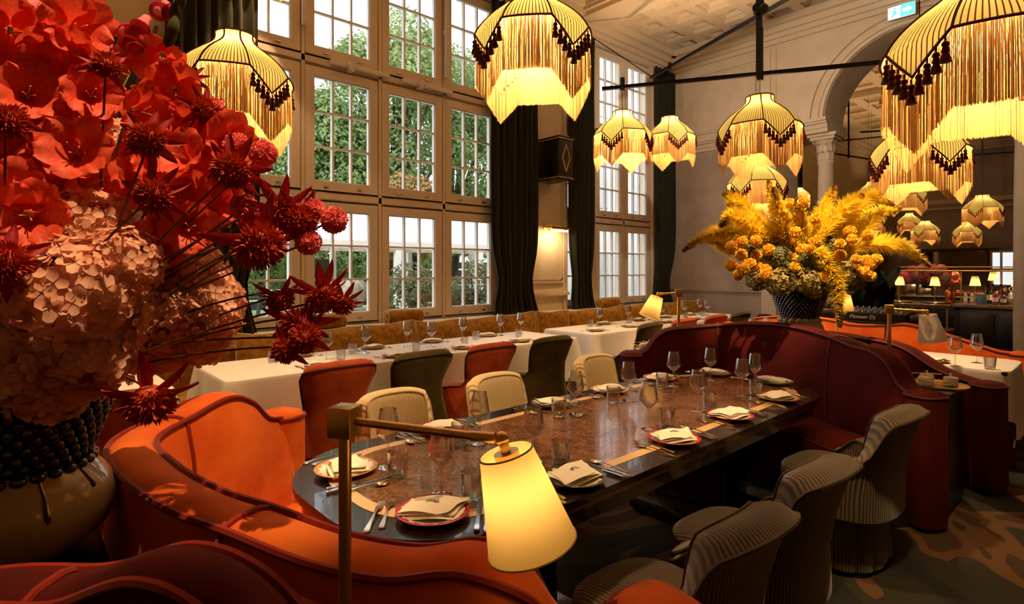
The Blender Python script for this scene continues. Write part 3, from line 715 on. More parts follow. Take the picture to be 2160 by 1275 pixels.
# ================================================================ chairs
def chair(name, lab, mat, pip, top=.92, wide=.225, arm=.58, th=.045, roll=1., s0=.40, s1=.74, pin=.24, fwd=.24, lean=.05):
    """low-armed shell chair with skirt, facing +Y"""
    r = thing(name, lab, 'chair')
    def plan(u):
        a = abs(u); s = 1 if u >= 0 else -1
        if a < .55:
            k = a/.55; return (s*wide*math.sin(k*1.2)/math.sin(1.2), -.25 + .075*k**2.2)
        k = (a-.55)/.45; return (s*(wide + .06*math.sin(k*math.pi/2)), -.175 + fwd*k)
    def zt(u):
        a = abs(u)
        return top - .03*(a/s0)**3 if a < s0 else lerp(top-.03, arm, smooth01((a-s0)/(s1-s0))) - .10*smooth01((a-.78)/.22)
    def pinch(z): return 1 - pin*math.exp(-((z-.60)/.14)**2)
    prof = [(1., .0, 0.), (1., .0, .35), (1., .02, .6), (1.05, .05, .85), (1.1*roll, .0, .95), (.55, .0, 1.0), (-.2, .0, 1.005), (-.85*roll, .0, .975), (-1.05, .0, .90), (-1., .0, .7), (-1.1, .0, .4), (-1., 0, 0.)]
    ulen = 1.2
    def shell(u, v):
        U = 2*u-1; j = int(round(v*(len(prof)-1))); o, _, h = prof[j]
        x, y = plan(U); x2, y2 = plan(min(1, U+.01)); x1, y1 = plan(max(-1, U-.01)); dx, dy = x2-x1, y2-y1; L = math.hypot(dx, dy) or 1
        nx, ny = dy/L, -dx/L
        z = lerp(.30, zt(U), h); p = pinch(z) if abs(U) < .6 else lerp(pinch(z), 1, smooth01((abs(U)-.6)/.25))
        back = -lean*max(0., (z-.48)/.42)**1.2
        return (x*p + nx*o*th, y*(1 if U == 0 else 1) + ny*o*th + back, z)
    m = MB(); m.grid(shell, 48, len(prof)-1, us=ulen)
    n = len(prof)
    m.f.append(tuple(range(n))); m.f.append(tuple(48*n+j for j in range(n))[::-1])
    m.obj('backrest', mat, r, ang=75)
    for j, rr in ((4, .007), (7, .006)): MB().tube([shell(i/48, j/(n-1)) for i in range(49)], rr, 5).obj('piping', pip, r)
    # seat
    def se(t, a_, b_): c, s = math.cos(t), math.sin(t); return (a_*abs(c)**.7*(1 if c > 0 else -1), b_*abs(s)**.7*(1 if s > 0 else -1))
    pr = [(.97, .30), (1., .34), (1., .42), (.97, .455), (.85, .475), (.5, .487), (0.001, .49)]
    def seat(u, v):
        rr, z = pr[int(round(v*6))]; x, y = se(2*math.pi*u, .245*rr, .235*rr); return (x, y+.02, z)
    m = MB(); vs0 = len(m.v); m.grid(seat, 40, 6, cu=True)
    m.uv = [(p[0], 0) if p[2] > .43 else (k/7/40*1.5, 0) for k, p in enumerate(m.v)]
    m.obj('seat_cushion', mat, r, ang=70)
    m = MB(); m.tube([(se(2*math.pi*i/40, .25, .24)[0], se(2*math.pi*i/40, .25, .24)[1]+.02, .30) for i in range(40)], .008, 5, closed=True); m.obj('seat_piping', pip, r)
    def sk(u, v):
        z = lerp(.30, .03, v); x, y = se(2*math.pi*u, .25, .24); pl = 1 + v*(.05 + .05*abs(math.sin(u*math.pi*13))**.5)
        return (x*pl, y*pl+.02, z)
    m = MB(); m.grid(sk, 104, 4, cu=True, us=1.5); m.obj('skirt', mat, r, ang=50)
    lg = MB().lathe([(.014, 0), (.02, .03), (.022, .1)], 8, cap=True).mesh('leg'); lg.materials.append(MATS['black_wood'])
    for x in (-.17, .17):
        for y in (-.15, .19): link('leg', lg, None, r, loc=(x, y, 0))
    return r
rust = chair('velvet_chair', 'x', 'brick_velvet', 'wine_piping', wide=.24, s0=.50, s1=.66, pin=.36); moss = chair('velvet_chair', 'x', 'moss_velvet', 'moss_piping', wide=.24, s0=.50, s1=.66, pin=.36)
tag(rust, group='velvet chairs at the white tables'); tag(moss, group='velvet chairs at the white tables')
cream = chair('striped_chair', 'x', 'cream_stripe', 'cord_trim', top=.85, wide=.225, arm=.52, th=.04, s0=.46, s1=.62, pin=.06, fwd=.08); olive = chair('striped_chair', 'x', 'olive_stripe', 'moss_piping', top=.85, wide=.225, arm=.58, th=.052, s0=.42, s1=.60, pin=.24, roll=1.35, fwd=.27, lean=.10)
tag(cream, group='cream striped chairs on the window side of marble table'); tag(olive, group='dark striped chairs on the aisle side of marble table')
place(rust, (1.68, 3.86, 0), 0, 'rust velvet chair behind the orange booth, back to camera')
place(moss, (2.36, 3.88, 0), 0, 'moss green velvet chair between two rust chairs')
place(rust, (3.03, 3.86, 0), 0, 'rust velvet chair between two green chairs at long white table')
place(moss, (3.74, 3.84, 0), 0, 'moss green velvet chair at the right end of long white table')
place(moss, (5.50, 3.98, 0), .1, 'moss green velvet chair at the farther white table, near end')
place(rust, (6.30, 4.0, 0), 0, 'rust velvet chair behind the lit mid-room table lamp')
place(rust, (7.10, 4.0, 0), 0, 'second rust velvet chair at the farther white table')
place(moss, (7.80, 4.0, 0), 0, 'moss green velvet chair at far end of the farther white table')
place(rust, (.30, 3.72, 0), .2, 'rust velvet chair peeking out behind the flower vase')
for x, y, l in ((1.63, 2.56, 'cream striped chair nearest the brass lamp arm'), (2.39, 2.55, 'cream striped chair in the middle of the window side'), (3.50, 2.63, 'cream striped chair beside the burgundy booth arm')):
    place(cream, (x, y, 0), R(180), l)
for x, y, a, l in ((1.58, 1.04, -.02, 'dark striped chair nearest the camera at the table'), (2.22, 1.06, -.04, 'dark striped chair in the middle of the aisle side'), (3.36, 1.08, -.04, 'dark striped chair beside the right burgundy booth arm')):
    place(olive, (x, y, 0), a, l)
# round burgundy armchair at the end of the banquette
r = thing('tub_armchair', 'burgundy velvet tub armchair by the plaster wall at banquette end', 'armchair', (9.2, 3.75, 0), R(200))
def tub(u, v):
    a = R(200*u - 190); pr = [(.36, .08), (.38, .4), (.37, .74), (.33, .79), (.27, .78), (.24, .6), (.25, .3)]; j = int(round(v*6)); rr, z = pr[j]
    e = abs(2*u-1)**3*.12; return (rr*math.cos(a), rr*math.sin(a), z - (e if z > .5 else 0))
MB().grid(tub, 30, 6).obj('backrest', 'wine_velvet', r, ang=70)
MB().lathe([(0, .1), (.27, .1), (.27, .38), (.24, .43), (0, .45)], 28).obj('seat_cushion', 'wine_velvet', r)
MB().lathe([(0, 0), (.28, 0), (.28, .1), (0, .1)], 28).obj('plinth', 'plinth_dark', r)
# ================================================================ fringed pendant lamps (built with diameter 1)
def shade_r(z):   # z: 0 at the rim, .40 at the neck
    pts = [(.40, .165), (.385, .158), (.355, .158), (.32, .172), (.28, .215), (.23, .285), (.17, .36), (.11, .42), (.05, .465), (0, .492), (-.3, .502)]
    for (za, ra), (zb, rb) in zip(pts, pts[1:]):
        if z >= zb: return lerp(rb, ra, (z-zb)/(za-zb))
    return .502
def pendant(detailed):
    r = thing('pendant_lamp', 'x', 'pendant lamp', group='fringed pendant lamps'); rnd = random.Random(7)
    def pos(k, u, z, out=0.):
        a = R(45*k + 45*(u-.5)); rr = shade_r(z)*(1-.035*math.cos(math.pi*(u-.5))*(1 if z < .3 else .3)) + out
        return (rr*math.cos(a), rr*math.sin(a), z)
    def zb(k, u): return -.19*(1-abs(2*u-1)) if k % 2 else 0.
    trim = MB(); fr = MB(); tass = []
    for k in range(8):
        m = MB(); m.grid(lambda u, v: pos(k, u, lerp(.40, zb(k, u), v**1.1)), 12, 14, us=13.)
        m.obj('shade_panel', 'shade_cloth', r, ang=80)
        trim.tube([pos(k, 0, lerp(.40, 0, i/14), .004) for i in range(15)], .0075, 5)
        trim.tube([pos(k, i/8, zb(k, i/8), .006) for i in range(9)], .0085, 5)
        ns = 150
        for i in range(ns):
            u = (i+.5)/ns + rnd.uniform(-.003, .003); z0 = zb(k, u)+.004; ub = 1-abs(2*u-1)
            z1 = (-.40 if not k % 2 else -.40 - .20*ub**.9) + rnd.uniform(-.008, .008)
            o0 = -.012 + rnd.uniform(-.004, .004); o1 = o0 + rnd.uniform(-.008, .008); w = .0037; zm = lerp(z0, z1, .5); um = u + rnd.uniform(-.004, .004)
            A = [pos(k, u-w, z0, o0), pos(k, u+w, z0, o0), pos(k, um+w*1.4, zm, o1), pos(k, um-w*1.4, zm, o1), pos(k, um+w*1.4, z1, o1), pos(k, um-w*1.4, z1, o1)]
            fr.add(A, [(0, 1, 2, 3), (3, 2, 4, 5)])
        if k % 2:
            for i in range(9):
                u = .06 + .88*i/8; tass.append(pos(k, u, zb(k, u)-.012, .012))
    trim.tube([(.163*math.cos(R(9*i)), .163*math.sin(R(9*i)), .40) for i in range(40)], .009, 5, closed=True)
    trim.obj('shade_piping', 'shade_trim', r)
    fr.obj('fringe', 'fringe_thread', r, kind='stuff', smooth=False)
    tm = MB(); tm.lathe([(.0, .002), (.004, 0), (.004, -.018), (.012, -.022), (.014, -.030), (.009, -.038), (.013, -.045), (.015, -.055), (.010, -.060), (.016, -.07), (.022, -.092), (.0, -.094)], 8)
    if detailed:
        me = tm.mesh('tassel'); me.materials.append(MATS['tassel'])
        for p in tass: link('tassel', me, None, r, loc=p).scale = (1.3, 1.3, 1.45)
    else:
        q = MB()
        for p in tass: q.add(tm.v, tm.f, T(p))
        q.obj('tassels', 'tassel', r, kind='stuff')
    sp = MB()
    for a in (0, 120, 240): sp.rod((0, 0, .36), (.16*math.cos(R(a)), .16*math.sin(R(a)), .395), .004, 5)
    sp.lathe([(.0, .40), (.012, .40), (.014, .36), (.012, .33), (.0, .33)], 10); sp.obj('lamp_holder', 'black_metal', r)
    MB().sphere((0, 0, .185), .03, 12, 8, (1, 1, 1.25)).obj('bulb', 'bulb_glass', r)
    return r
pend = pendant(True); pend_far = pendant(False)
cord_me = MB().rod((0, 0, 0), (0, 0, 1), .0045, 6).mesh('cord'); cord_me.materials.append(MATS['black_metal'])
def hang(proto, x, y, z, D, top, lab, rz=0., power=None):
    o = place(proto, (x, y, z), rz, lab, D)
    c = link('cord', cord_me, None, o, loc=(0, 0, .38)); c.scale = (1/D*.7, 1/D*.7, (top-z)/D-.38)
    lamp_light('lamp_glow', (0, 0, .21), power if power else PENDANT_W, o, WARM, .03)
    return o
for q in ((1.064, 3.768, 2.727, .70, ZC, 'large fringed pendant lamp left, beside the red flowers', 64, 1),
          (2.277, 2.335, 2.878, .70, ZC, 'large fringed pendant lamp at the top middle, over the marble table', 39.7, 1),
          (2.815, .381, 2.397, .70, ZC, 'largest fringed pendant lamp in the top corner on the right', 15.7, 1),
          (5.60, 2.49, 2.943, .794, 3.5, 'fringed pendant lamp above the yellow flowers, under the black post', 5.9, 1),
          (4.92, 3.67, 2.98, .624, 3.5, 'fringed pendant lamp left of a pair before the far windows', 60.7, 1),
          (7.209, 4.525, 3.462, .73, 4.54, 'fringed pendant lamp right of a pair before the far windows', 6, 1),
          (6.836, 3.085, 2.583, .70, ZC, 'fringed pendant lamp partly behind the tips of yellow plumes', 38, 1),
          (5.553, 1.157, 2.491, .70, ZC, 'fringed pendant lamp in front of the arch, above the white lamp', 89.8, 1)):
    hang(pend, *q[:6], R(q[6]), 190. if 'top corner' in q[5] else 270. if 'top middle' in q[5] else None)
for q in ((1.885, 5.706, 4.74, .70, ZC, 'fringed pendant lamp whose tips show at the top near the window', 0),
          (.121, 5.74, 3.95, .70, ZC, 'fringed pendant lamp glimpsed at the top behind red gladioli', 30),
          (14.7, 5.55, 3.35, .50, ZC, 'small far fringed pendant lamp just left of the column', 0),
          (17.53, 4.74, 3.62, .70, ZC, 'far fringed pendant lamp right of column, upper of two', 20),
          (15.47, 4.25, 2.70, .70, ZC, 'far fringed pendant lamp right of column, lower of two', 40),
          (21.96, 4.86, 3.06, .70, ZC, 'farthest fringed pendant lamp before the brown wall', 10),
          (19.34, 3.90, 2.60, .70, ZC, 'far fringed pendant lamp low before the brown wall, middle', 30),
          (20.22, 3.10, 2.56, .70, ZC, 'far fringed pendant lamp low before the brown wall, right', 5),
          (15.26, 2.09, 2.80, .70, ZC, 'far fringed pendant lamp nearest the right column', 33),
          (13.9, 3.1, 3.05, .70, ZC, 'far fringed pendant lamp mostly hidden behind a nearer lamp', 15)):
    hang(pend_far, *q[:6], R(q[6]), 200 if q[0] < 5 else 110)
# added spotlights, unseen fill for the bouquets, end wall and ceiling
def fill_spot(lab, loc, target, power, ang):
    r = thing('fill_spotlight', lab, 'spotlight', loc, world=True); L = Vector(loc); d = (Vector(target)-L).normalized()
    MB().rod(L, L - Vector((0, 0, .08)), .012, 8).obj('bracket', 'black_metal', r)
    M = T(L - Vector((0, 0, .1))) @ aim(d); MB().lathe([(0, -.09), (.04, -.09), (.045, -.08), (.045, .07), (.041, .07), (.038, -.02), (0, -.02)], 20, M).obj('can', 'black_metal', r)
    l = bpy.data.lights.new('fill_beam', 'SPOT'); l.energy = power; l.color = (1, .64, .32) if power > 600 else (1, .82, .64); l.spot_size = R(ang); l.spot_blend = .6; l.shadow_soft_size = .035
    o = bpy.data.objects.new('fill_beam', l); COL.objects.link(o); o.parent = r; o.matrix_parent_inverse = T(-L); o.location = L - Vector((0, 0, .1)) + d*.06; o.rotation_euler = d.to_track_quat('-Z', 'Y').to_euler()
fill_spot('black ceiling spotlight trained on the red flowers', (.75, .05, ZC), (.30, 1.72, 1.78), 1000, 23)
fill_spot('black ceiling spotlight trained on the yellow flowers', (3.3, .8, ZC), (4.85, 1.85, 1.82), 2300, 22)
fill_spot('black spotlight on the bar post washing the end wall', (5.62, 2.52, 4.25), (10.3, 4.2, 4.4), 230, 110)  # this head and the next are added to brighten the dim upper room
fill_spot('black spotlight on the bar post washing the ceiling', (5.60, 2.46, 4.25), (7.8, 3.9, 5.9), 100, 130)
# black lamp bars
def lbar(lab, segs, r=.018):
    o = thing('lamp_bar', lab, 'ceiling bar', segs[0][0], world=True)
    for nm, (a, b), w in zip(['bar'] + ['post']*9, segs, [r]*10): MB().bar(a, b, w*2, w*2).obj(nm, 'black_metal', o, smooth=False)
    return o
lbar('black horizontal bar carrying the window lamp, crossing the room', [((4.81, 3.857, 3.5), (6.20, 1.5, 3.5)), ((4.92, 3.67, 3.46), (4.92, 3.67, 3.60))])
lbar('black upright post over the yellow flowers', [((5.61, 2.50, 3.46), (5.61, 2.50, ZC)), ((5.575, 2.475, 3.42), (5.575, 2.475, 3.95))], .022)
lbar('black diagonal bar rising toward the ceiling', [((7.405, 4.98, 4.5), (6.145, 2.05, 4.5)), ((7.209, 4.525, 4.46), (7.209, 4.525, 4.56)), ((6.36, 2.55, 4.5), (6.36, 2.55, ZC))])
lbar('thin black bar to the corner of the far window', [((7.405, 4.98, 4.52), (7.15, 6.22, 5.58))], .007)
lbar('black bar inside the arch, upper', [((11.2, 3.2, 3.95), (11.9, 2.1, 3.95)), ((11.6, 2.6, 3.9), (11.6, 2.6, ZC))], .014)
lbar('black bar inside the arch, left', [((12.1, 4.05, 4.05), (12.4, 3.1, 4.05)), ((12.13, 4.0, 3.7), (12.13, 4.0, ZC))], .014)
lbar('black bar inside the arch, lower left', [((12.6, 4.25, 3.95), (14.2, 3.85, 3.95)), ((13.4, 4.05, 3.9), (13.4, 4.05, ZC))], .014)
lbar('thin black bar above the far right lamps', [((15.0, 2.9, 3.95), (15.6, 1.4, 3.95)), ((15.26, 2.09, 3.9), (15.26, 2.09, ZC))], .012)
# ================================================================ brass lamps on posts
def post_lamp(lab, base, top, arm_end, sdir, lit=True, sz=1., shade='paper_shade', z0=0.):
    r = thing('brass_lamp', lab, 'lamp', (base[0], base[1], z0), world=True)
    x, y = base
    MB().lathe([(0, z0), (.055, z0), (.055, z0+.012), (.02, z0+.02), (.012, z0+.03)], 20, T((x, y, 0))).obj('base', 'brass', r)
    MB().rod((x, y, z0+.02), (x, y, top-.03), .0105*sz, 16).obj('post', 'brass', r)
    A = Vector((arm_end[0]-x, arm_end[1]-y, 0)); ang = math.atan2(A.y, A.x); L = A.length
    MB().bbox(-.021*sz, -.021*sz, top-.05*sz, .021*sz, .021*sz, top, .002, T((x, y, 0)) @ Matrix.Rotation(ang, 4, 'Z')).obj('cap_block', 'brass', r)
    za = top-.025*sz; d = A.normalized()
    p0 = Vector((x, y, za)) + d*.02; p1 = Vector((arm_end[0], arm_end[1], za-.008))
    m = MB(); m.rod(p0, p1 - d*.05, .007*sz, 14); m.rod(p1-d*.05, p1-d*.012, .0085*sz, 14); m.obj('arm', 'brass', r)
    ax = Vector(sdir).normalized(); h = .148*sz; c0 = p1 + ax*.022*sz
    m = MB(); m.sphere(p1[:], .011*sz, 12, 8); m.rod(p1, p1+ax*.03*sz, .008*sz, 10); m.lathe([(0, .0), (.02*sz, .0), (.02*sz, .008*sz), (0, .008*sz)], 16, T(c0) @ aim(ax)); m.obj('joint', 'brass', r)
    M = T(c0) @ aim(ax)
    r0, r1 = .042*sz, .070*sz
    m = MB(); m.lathe([(r0, 0.), (lerp(r0, r1, .5), h*.5), (r1, h)], 48, M); m.obj('lamp_shade', shade if lit else 'white_shade', r)
    for rr, z in ((r0, 0.), (r1, h)): MB().tube([M @ Vector((rr*math.cos(2*math.pi*i/40), rr*math.sin(2*math.pi*i/40), z)) for i in range(40)], .0016*sz, 5, closed=True).obj('shade_rim', 'cord_trim', r)
    m = MB(); m.rod(c0, c0+ax*.03*sz, .009*sz, 10); m.obj('lamp_holder', 'brass', r)
    m = MB(); m.sphere((c0+ax*.09*sz)[:], .016*sz, 12, 8)
    m.obj('bulb', 'bulb_glass' if lit else 'china', r)
    if lit: lamp_light('lamp_glow', (c0+ax*.058*sz)[:], SMALL_W*sz*sz, r, (1, .70, .34), .02)
    return r
post_lamp('brass reading lamp with a lit yellow shade in front of the marble table', (.417, .876), 1.32, (.565, .648), (.19, -.17, -.9), sz=1.0)
post_lamp('brass lamp with lit yellow shade leaning before the farther white table', (4.82, 2.93), 1.34, (4.70, 3.08), (-.34, .20, -.93), sz=1.45)
post_lamp('brass lamp with an unlit white shade beside the right booth', (4.58, 1.13), 1.29, (4.66, .93), (.14, -.13, -.95), lit=False, sz=1.2)
post_lamp('brass lamp with lit shade beside the yellow flower vase', (6.20, 1.98), 1.33, (6.26, 1.92), (.02, -.01, -1), sz=1.05, z0=.752)
# ================================================================ tableware
def ribbon(m, stn, t=.0022):
    """stations (y, x centre, half width, z)"""
    k = len(stn); v = []
    for y, xc, hw, z in stn: v += [(xc-hw, y, z), (xc+hw, y, z), (xc+hw*.8, y, z+t), (xc-hw*.8, y, z+t)]
    f = [(4*i+j, 4*i+(j+1) % 4, 4*i+4+(j+1) % 4, 4*i+4+j) for i in range(k-1) for j in range(4)] + [(3, 2, 1, 0), (4*k-4, 4*k-3, 4*k-2, 4*k-1)]
    m.add(v, [q[::-1] for q in f]); return m
HND = [(-.105, 0, .006, .0), (-.10, 0, .0105, .001), (-.085, 0, .0095, .003), (-.05, 0, .006, .006), (-.01, 0, .0038, .009), (.02, 0, .0035, .010)]
fork_m = ribbon(MB(), HND + [(.035, 0, .006, .009), (.045, 0, .0115, .006), (.062, 0, .0125, .003)])
for x in (-.0105, -.0035, .0035, .0105): ribbon(fork_m, [(.060, x, .0024, .003), (.085, x*.95, .0017, .002), (.104, x*.9, .0010, .005)])
knife_m = ribbon(MB(), [(-.115, 0, .007, .0), (-.108, 0, .010, .001), (-.08, 0, .0085, .002), (-.01, 0, .0065, .002)], .006)
ribbon(knife_m, [(-.01, 0, .0055, .003), (.01, .001, .0085, .002), (.07, .001, .0100, .001), (.10, -.001, .008, .001), (.118, -.006, .002, .001)], .002)
spoon_m = ribbon(MB(), HND)
spoon_m.grid(lambda u, v: (.020*(2*u-1)*math.sin(math.pi*min(1, v*.93+.07))**.7, .02+.062*v, .010 - .008*(math.sin(math.pi*v)**.8)*(1-(2*u-1)**2) - .004*math.sin(math.pi*v)), 8, 10)
TW = {}
def proto(name, me, mat): me.materials.append(MATS[mat]); TW[name] = me
proto('fork', fork_m.mesh('fork'), 'gilt_steel'); proto('knife', knife_m.mesh('knife'), 'steel'); proto('spoon', spoon_m.mesh('spoon'), 'gilt_steel')
proto('wine', MB().lathe([(.0, .003), (.012, .004), (.034, .0015), (.0375, .0), (.0375, .002), (.015, .006), (.005, .012), (.0038, .03), (.0036, .075), (.0045, .092), (.008, .100), (.026, .118), (.0455, .140), (.0465, .146), (.0445, .160), (.039, .195), (.0325, .234), (.0315, .2345), (.0380, .195), (.0435, .160), (.0450, .146), (.0440, .141), (.025, .120), (.006, .104), (.0, .1035)], 40).mesh('wine_glass', ang=60), 'stemware')
def tumb(u, v):
    pr = [(.0, .001), (.030, .0), (.0345, .004), (.0355, .012), (.0375, .04), (.039, .066), (.0398, .074), (.0405, .098), (.0390, .098), (.0375, .072), (.0355, .04), (.033, .018), (.028, .0145), (.0, .0145)]
    j = int(round(v*(len(pr)-1))); rr, z = pr[j]
    if j in (3, 4, 5): rr *= 1 - .045*abs(math.sin(u*math.pi*16))
    return (rr*math.cos(2*math.pi*u), rr*math.sin(2*math.pi*u), z)
proto('tumbler', MB().grid(tumb, 96, 13, cu=True).mesh('tumbler', ang=25), 'tumbler_glass')
for nm, mt in (('plate_r', 'plate_red'), ('plate_g', 'plate_green'), ('plate_o', 'plate_ochre')):
    proto(nm, MB().lathe([(0, .006), (.07, .006), (.078, .008), (.098, .016), (.118, .021), (.120, .020), (.118, .017), (.098, .011), (.080, .002), (.072, .0), (0, .0)], 48).mesh('plate', ang=60), mt)
def napkin(seed):
    rnd = random.Random(seed); m = MB(); off = [rnd.uniform(-.012, .012) for _ in range(8)]
    for L, (w, d, z, sh) in enumerate(((.098, .070, .0215, 0), (.094, .064, .029, .006), (.086, .058, .036, .002))):
        def f(s):
            def g(u, v):
                a, b = 2*u-1, 2*v-1; e = 1-max(abs(a), abs(b))**6
                x = a*w*(1+.05*math.sin(b*2+off[L])) + off[3]*b*(1+L) + off[L]*.4; y = b*d*(1+.06*math.sin(a*3+off[L+1]*90)) + off[4]*a*1.4 + sh
                zz = z + .004*math.sin(a*3.3+off[5]*80+L) + .003*math.cos(b*4+off[6]*60) + s*.0032*e + (.012*max(0, a-.55)*(1 if L == 2 else .4)) - (.006 if L == 0 else .0)*(a*a)
                return (x, y, zz)
            return g
        m.grid(f(1), 14, 10); m.grid(f(-1), 14, 10)
    return m.mesh('napkin', ang=60)
for i in range(3): proto('nap%d' % i, napkin(20+i), 'napkin_cloth')
mono = MB()
for st_ in ([(-.02, -.012), (-.016, .008), (-.011, -.006), (-.005, .010), (-.001, -.008)], [(.004, .014), (.006, -.010), (.012, .002), (.018, .012)], [(.006, .0), (.014, -.010), (.022, -.008)], [(-.022, .0), (-.008, .002), (.006, .004)]):
    mono.tube([(p.x, p.y, .0455) for p in spline([(a, b_, 0) for a, b_ in st_], 14)], .0013, 5)
mono_me = mono.mesh('monogram'); mono_me.materials.append(MATS['stem_brown'])
def item(name, key, loc, rz, lab, cat, grp, s=1.):
    o = link(name, TW[key], None, None, lab, cat, grp, loc=loc, rot=(0, 0, rz))
    if s != 1.: o.scale = (s,)*3
    return o
rt = random.Random(11)
def relax(A, B, d):
    for _ in range(12):
        allp = A + B
        for i in range(len(allp)):
            for j in range(i):
                v = [allp[i][0]-allp[j][0], allp[i][1]-allp[j][1]]; L = math.hypot(*v) or 1e-4
                if L < d:
                    k = (d-L)/2/L
                    for q, s in ((i, 1), (j, -1)): allp[q][0] += v[0]*k*s; allp[q][1] += v[1]*k*s
def setting(x, y, phi, who, grp, plate='plate_r', z=.7505, forks=2, knives=2, spoon=True, nap=0, mono_on=False, s=1., cut=True):
    d = Vector((math.cos(phi), math.sin(phi))); n = Vector((math.sin(phi), -math.cos(phi)))   # n: diner's right
    a = phi - math.pi/2
    item('plate', plate, (x, y, z), rt.random()*6, 'side plate at ' + who, 'plate', 'plates ' + grp, s)
    o = item('napkin', 'nap%d' % nap, (x, y, z), a + rt.uniform(-.35, .35), 'folded cream napkin at ' + who, 'napkin', 'napkins ' + grp, s)
    if mono_on: link('monogram', mono_me, None, o)
    if not cut: return
    def put(nm, off, fw, lab, tw=0.): item(nm, nm, (x + n.x*off + d.x*fw, y + n.y*off + d.y*fw, z+.0005), a + tw + rt.uniform(-.06, .06), lab + ' at ' + who, nm, nm + 's ' + grp)
    if forks > 0: put('fork', -.150, .01, 'inner fork' if forks > 1 else 'fork')
    if forks > 1: put('fork', -.185, -.015, 'outer fork')
    if knives > 0: put('knife', .148, .0, 'inner knife' if knives > 1 else 'knife')
    if knives > 1: put('knife', .176, -.01, 'outer knife')
    if spoon: put('spoon', .208 if knives > 1 else .18, .015, 'spoon')
MAIN = [('E1', 1.02, 1.51, 48, 'near-end place in front of the lamp shade'), ('E2', .985, 2.06, -8, 'near-end place behind the brass post'),
        ('F1', 1.58, 1.40, 90, 'first aisle-side place of marble table'), ('F2', 2.28, 1.41, 90, 'second aisle-side place of marble table'),
        ('F3', 2.86, 1.43, 90, 'third aisle-side place of marble table'), ('F4', 3.46, 1.43, 92, 'fourth aisle-side place of marble table'),
        ('R2', 3.93, 1.64, 176, 'far-end place, aisle side, of marble table'), ('R1', 3.92, 2.08, 186, 'far-end place, window side, of marble table'),
        ('B4', 3.46, 2.25, -90, 'fourth window-side place of marble table'), ('B3', 2.88, 2.25, -90, 'third window-side place of marble table'),
        ('B2', 2.34, 2.25, -90, 'second window-side place of marble table'), ('B1', 1.57, 2.26, -90, 'first window-side place of marble table')]
for i, (k, x, y, ph, who) in enumerate(MAIN):
    end = k in ('R1', 'R2')
    setting(x, y, R(ph), who, 'on the marble table', ('plate_r', 'plate_o', 'plate_g', 'plate_r')[i % 4], nap=i % 3, mono_on=k in ('E1', 'F1', 'F2'), spoon=k != 'E1', forks=1 if end else 2, knives=1 if end else 2)
WHO = {k: w for k, _, _, _, w in MAIN}
wine = [[1.13, 1.62], [1.13, 1.99], [1.59, 1.98], [2.29, 2.02], [2.77, 2.02], [3.33, 2.06], [2.36, 1.6], [1.61, 1.65], [2.85, 1.61], [3.69, 1.99], [3.40, 1.62], [3.66, 1.66]]
tum = [[1.11, 1.88], [1.19, 1.52], [1.52, 2.03], [1.67, 1.55], [2.19, 2.05], [2.66, 2.05], [2.43, 1.54], [3.22, 2.08], [2.96, 1.60], [3.47, 1.57]]
relax(wine, tum, .088)
for p, k in zip(wine, 'E1 E2 B1 B2 B3 B4 F2 F1 F3 R1 F4 R2'.split()): item('wine_glass', 'wine', (p[0], p[1], .7505), 0, 'tall empty wine glass at ' + WHO[k], 'wine glass', 'wine glasses on the marble table')
for p, k in zip(tum, 'E2 E1 B1 F1 B2 B3 F2 B4 F3 F4'.split()): item('tumbler', 'tumbler', (p[0], p[1], .7505), 0, 'cut glass tumbler at ' + WHO[k], 'tumbler', 'tumblers on the marble table')
# long white table
for i, x in enumerate((1.96, 2.68, 3.38, 4.15)):
    setting(x, 5.02, R(-90), '%s window-side place of long white table' % ORD[i], 'on the long white table', 'plate_o', forks=1, knives=1, nap=i % 3)
for i, x in enumerate((1.88, 2.58, 3.34, 4.11)):
    setting(x, 4.42, R(90), '%s chair-side place of long white table' % ORD[i], 'on the long white table', 'plate_r' if i == 1 else 'plate_o', forks=1, knives=1, nap=(i+1) % 3)
wine = [[1.8, 4.9], [2.03, 4.62], [2.49, 4.80], [3.01, 4.92], [3.17, 4.72], [3.7, 4.9], [4.31, 4.98], [4.62, 4.96]]
tum = [[1.66, 4.85], [2.12, 4.53], [2.38, 4.85], [2.88, 4.55], [3.46, 4.55], [3.86, 4.88], [4.35, 4.70]]
relax(wine, tum, .09)
for i, p in enumerate(wine): item('wine_glass', 'wine', (p[0], p[1], .7515), 0, 'empty wine glass, %s from the left on long white table' % ORD[i], 'wine glass', 'wine glasses on the long white table', 1.08)
for i, p in enumerate(tum): item('tumbler', 'tumbler', (p[0], p[1], .7515), 0, 'glass tumbler, %s from the left on long white table' % ORD[i], 'tumbler', 'tumblers on the long white table')
# farther white table
for i, x in enumerate((6.24, 7.06, 7.80, 8.55)): setting(x, 4.98, R(-90), '%s window-side place of farther white table' % ORD[i], 'on the farther white table', 'plate_o', forks=1, knives=1, spoon=False, nap=i % 3)
for i, x in enumerate((5.50, 6.22, 7.10, 7.85)): setting(x, 4.52, R(90), '%s chair-side place of farther white table' % ORD[i], 'on the farther white table', 'plate_o', forks=1, knives=1, spoon=False, nap=i % 3)
wine = [[6.0, 4.86], [6.70, 4.90], [7.30, 4.95], [7.42, 4.80], [8.14, 4.85], [8.86, 4.98], [8.70, 4.75]]
tum = [[5.88, 4.92], [6.60, 4.80], [7.26, 4.78], [7.15, 4.74], [8.04, 4.76], [8.5, 4.72]]
relax(wine, tum, .095)
for i, p in enumerate(wine): item('wine_glass', 'wine', (p[0], p[1], .7515), 0, 'empty wine glass, %s along the farther white table' % ORD[i], 'wine glass', 'wine glasses on the farther white table', 1.1)
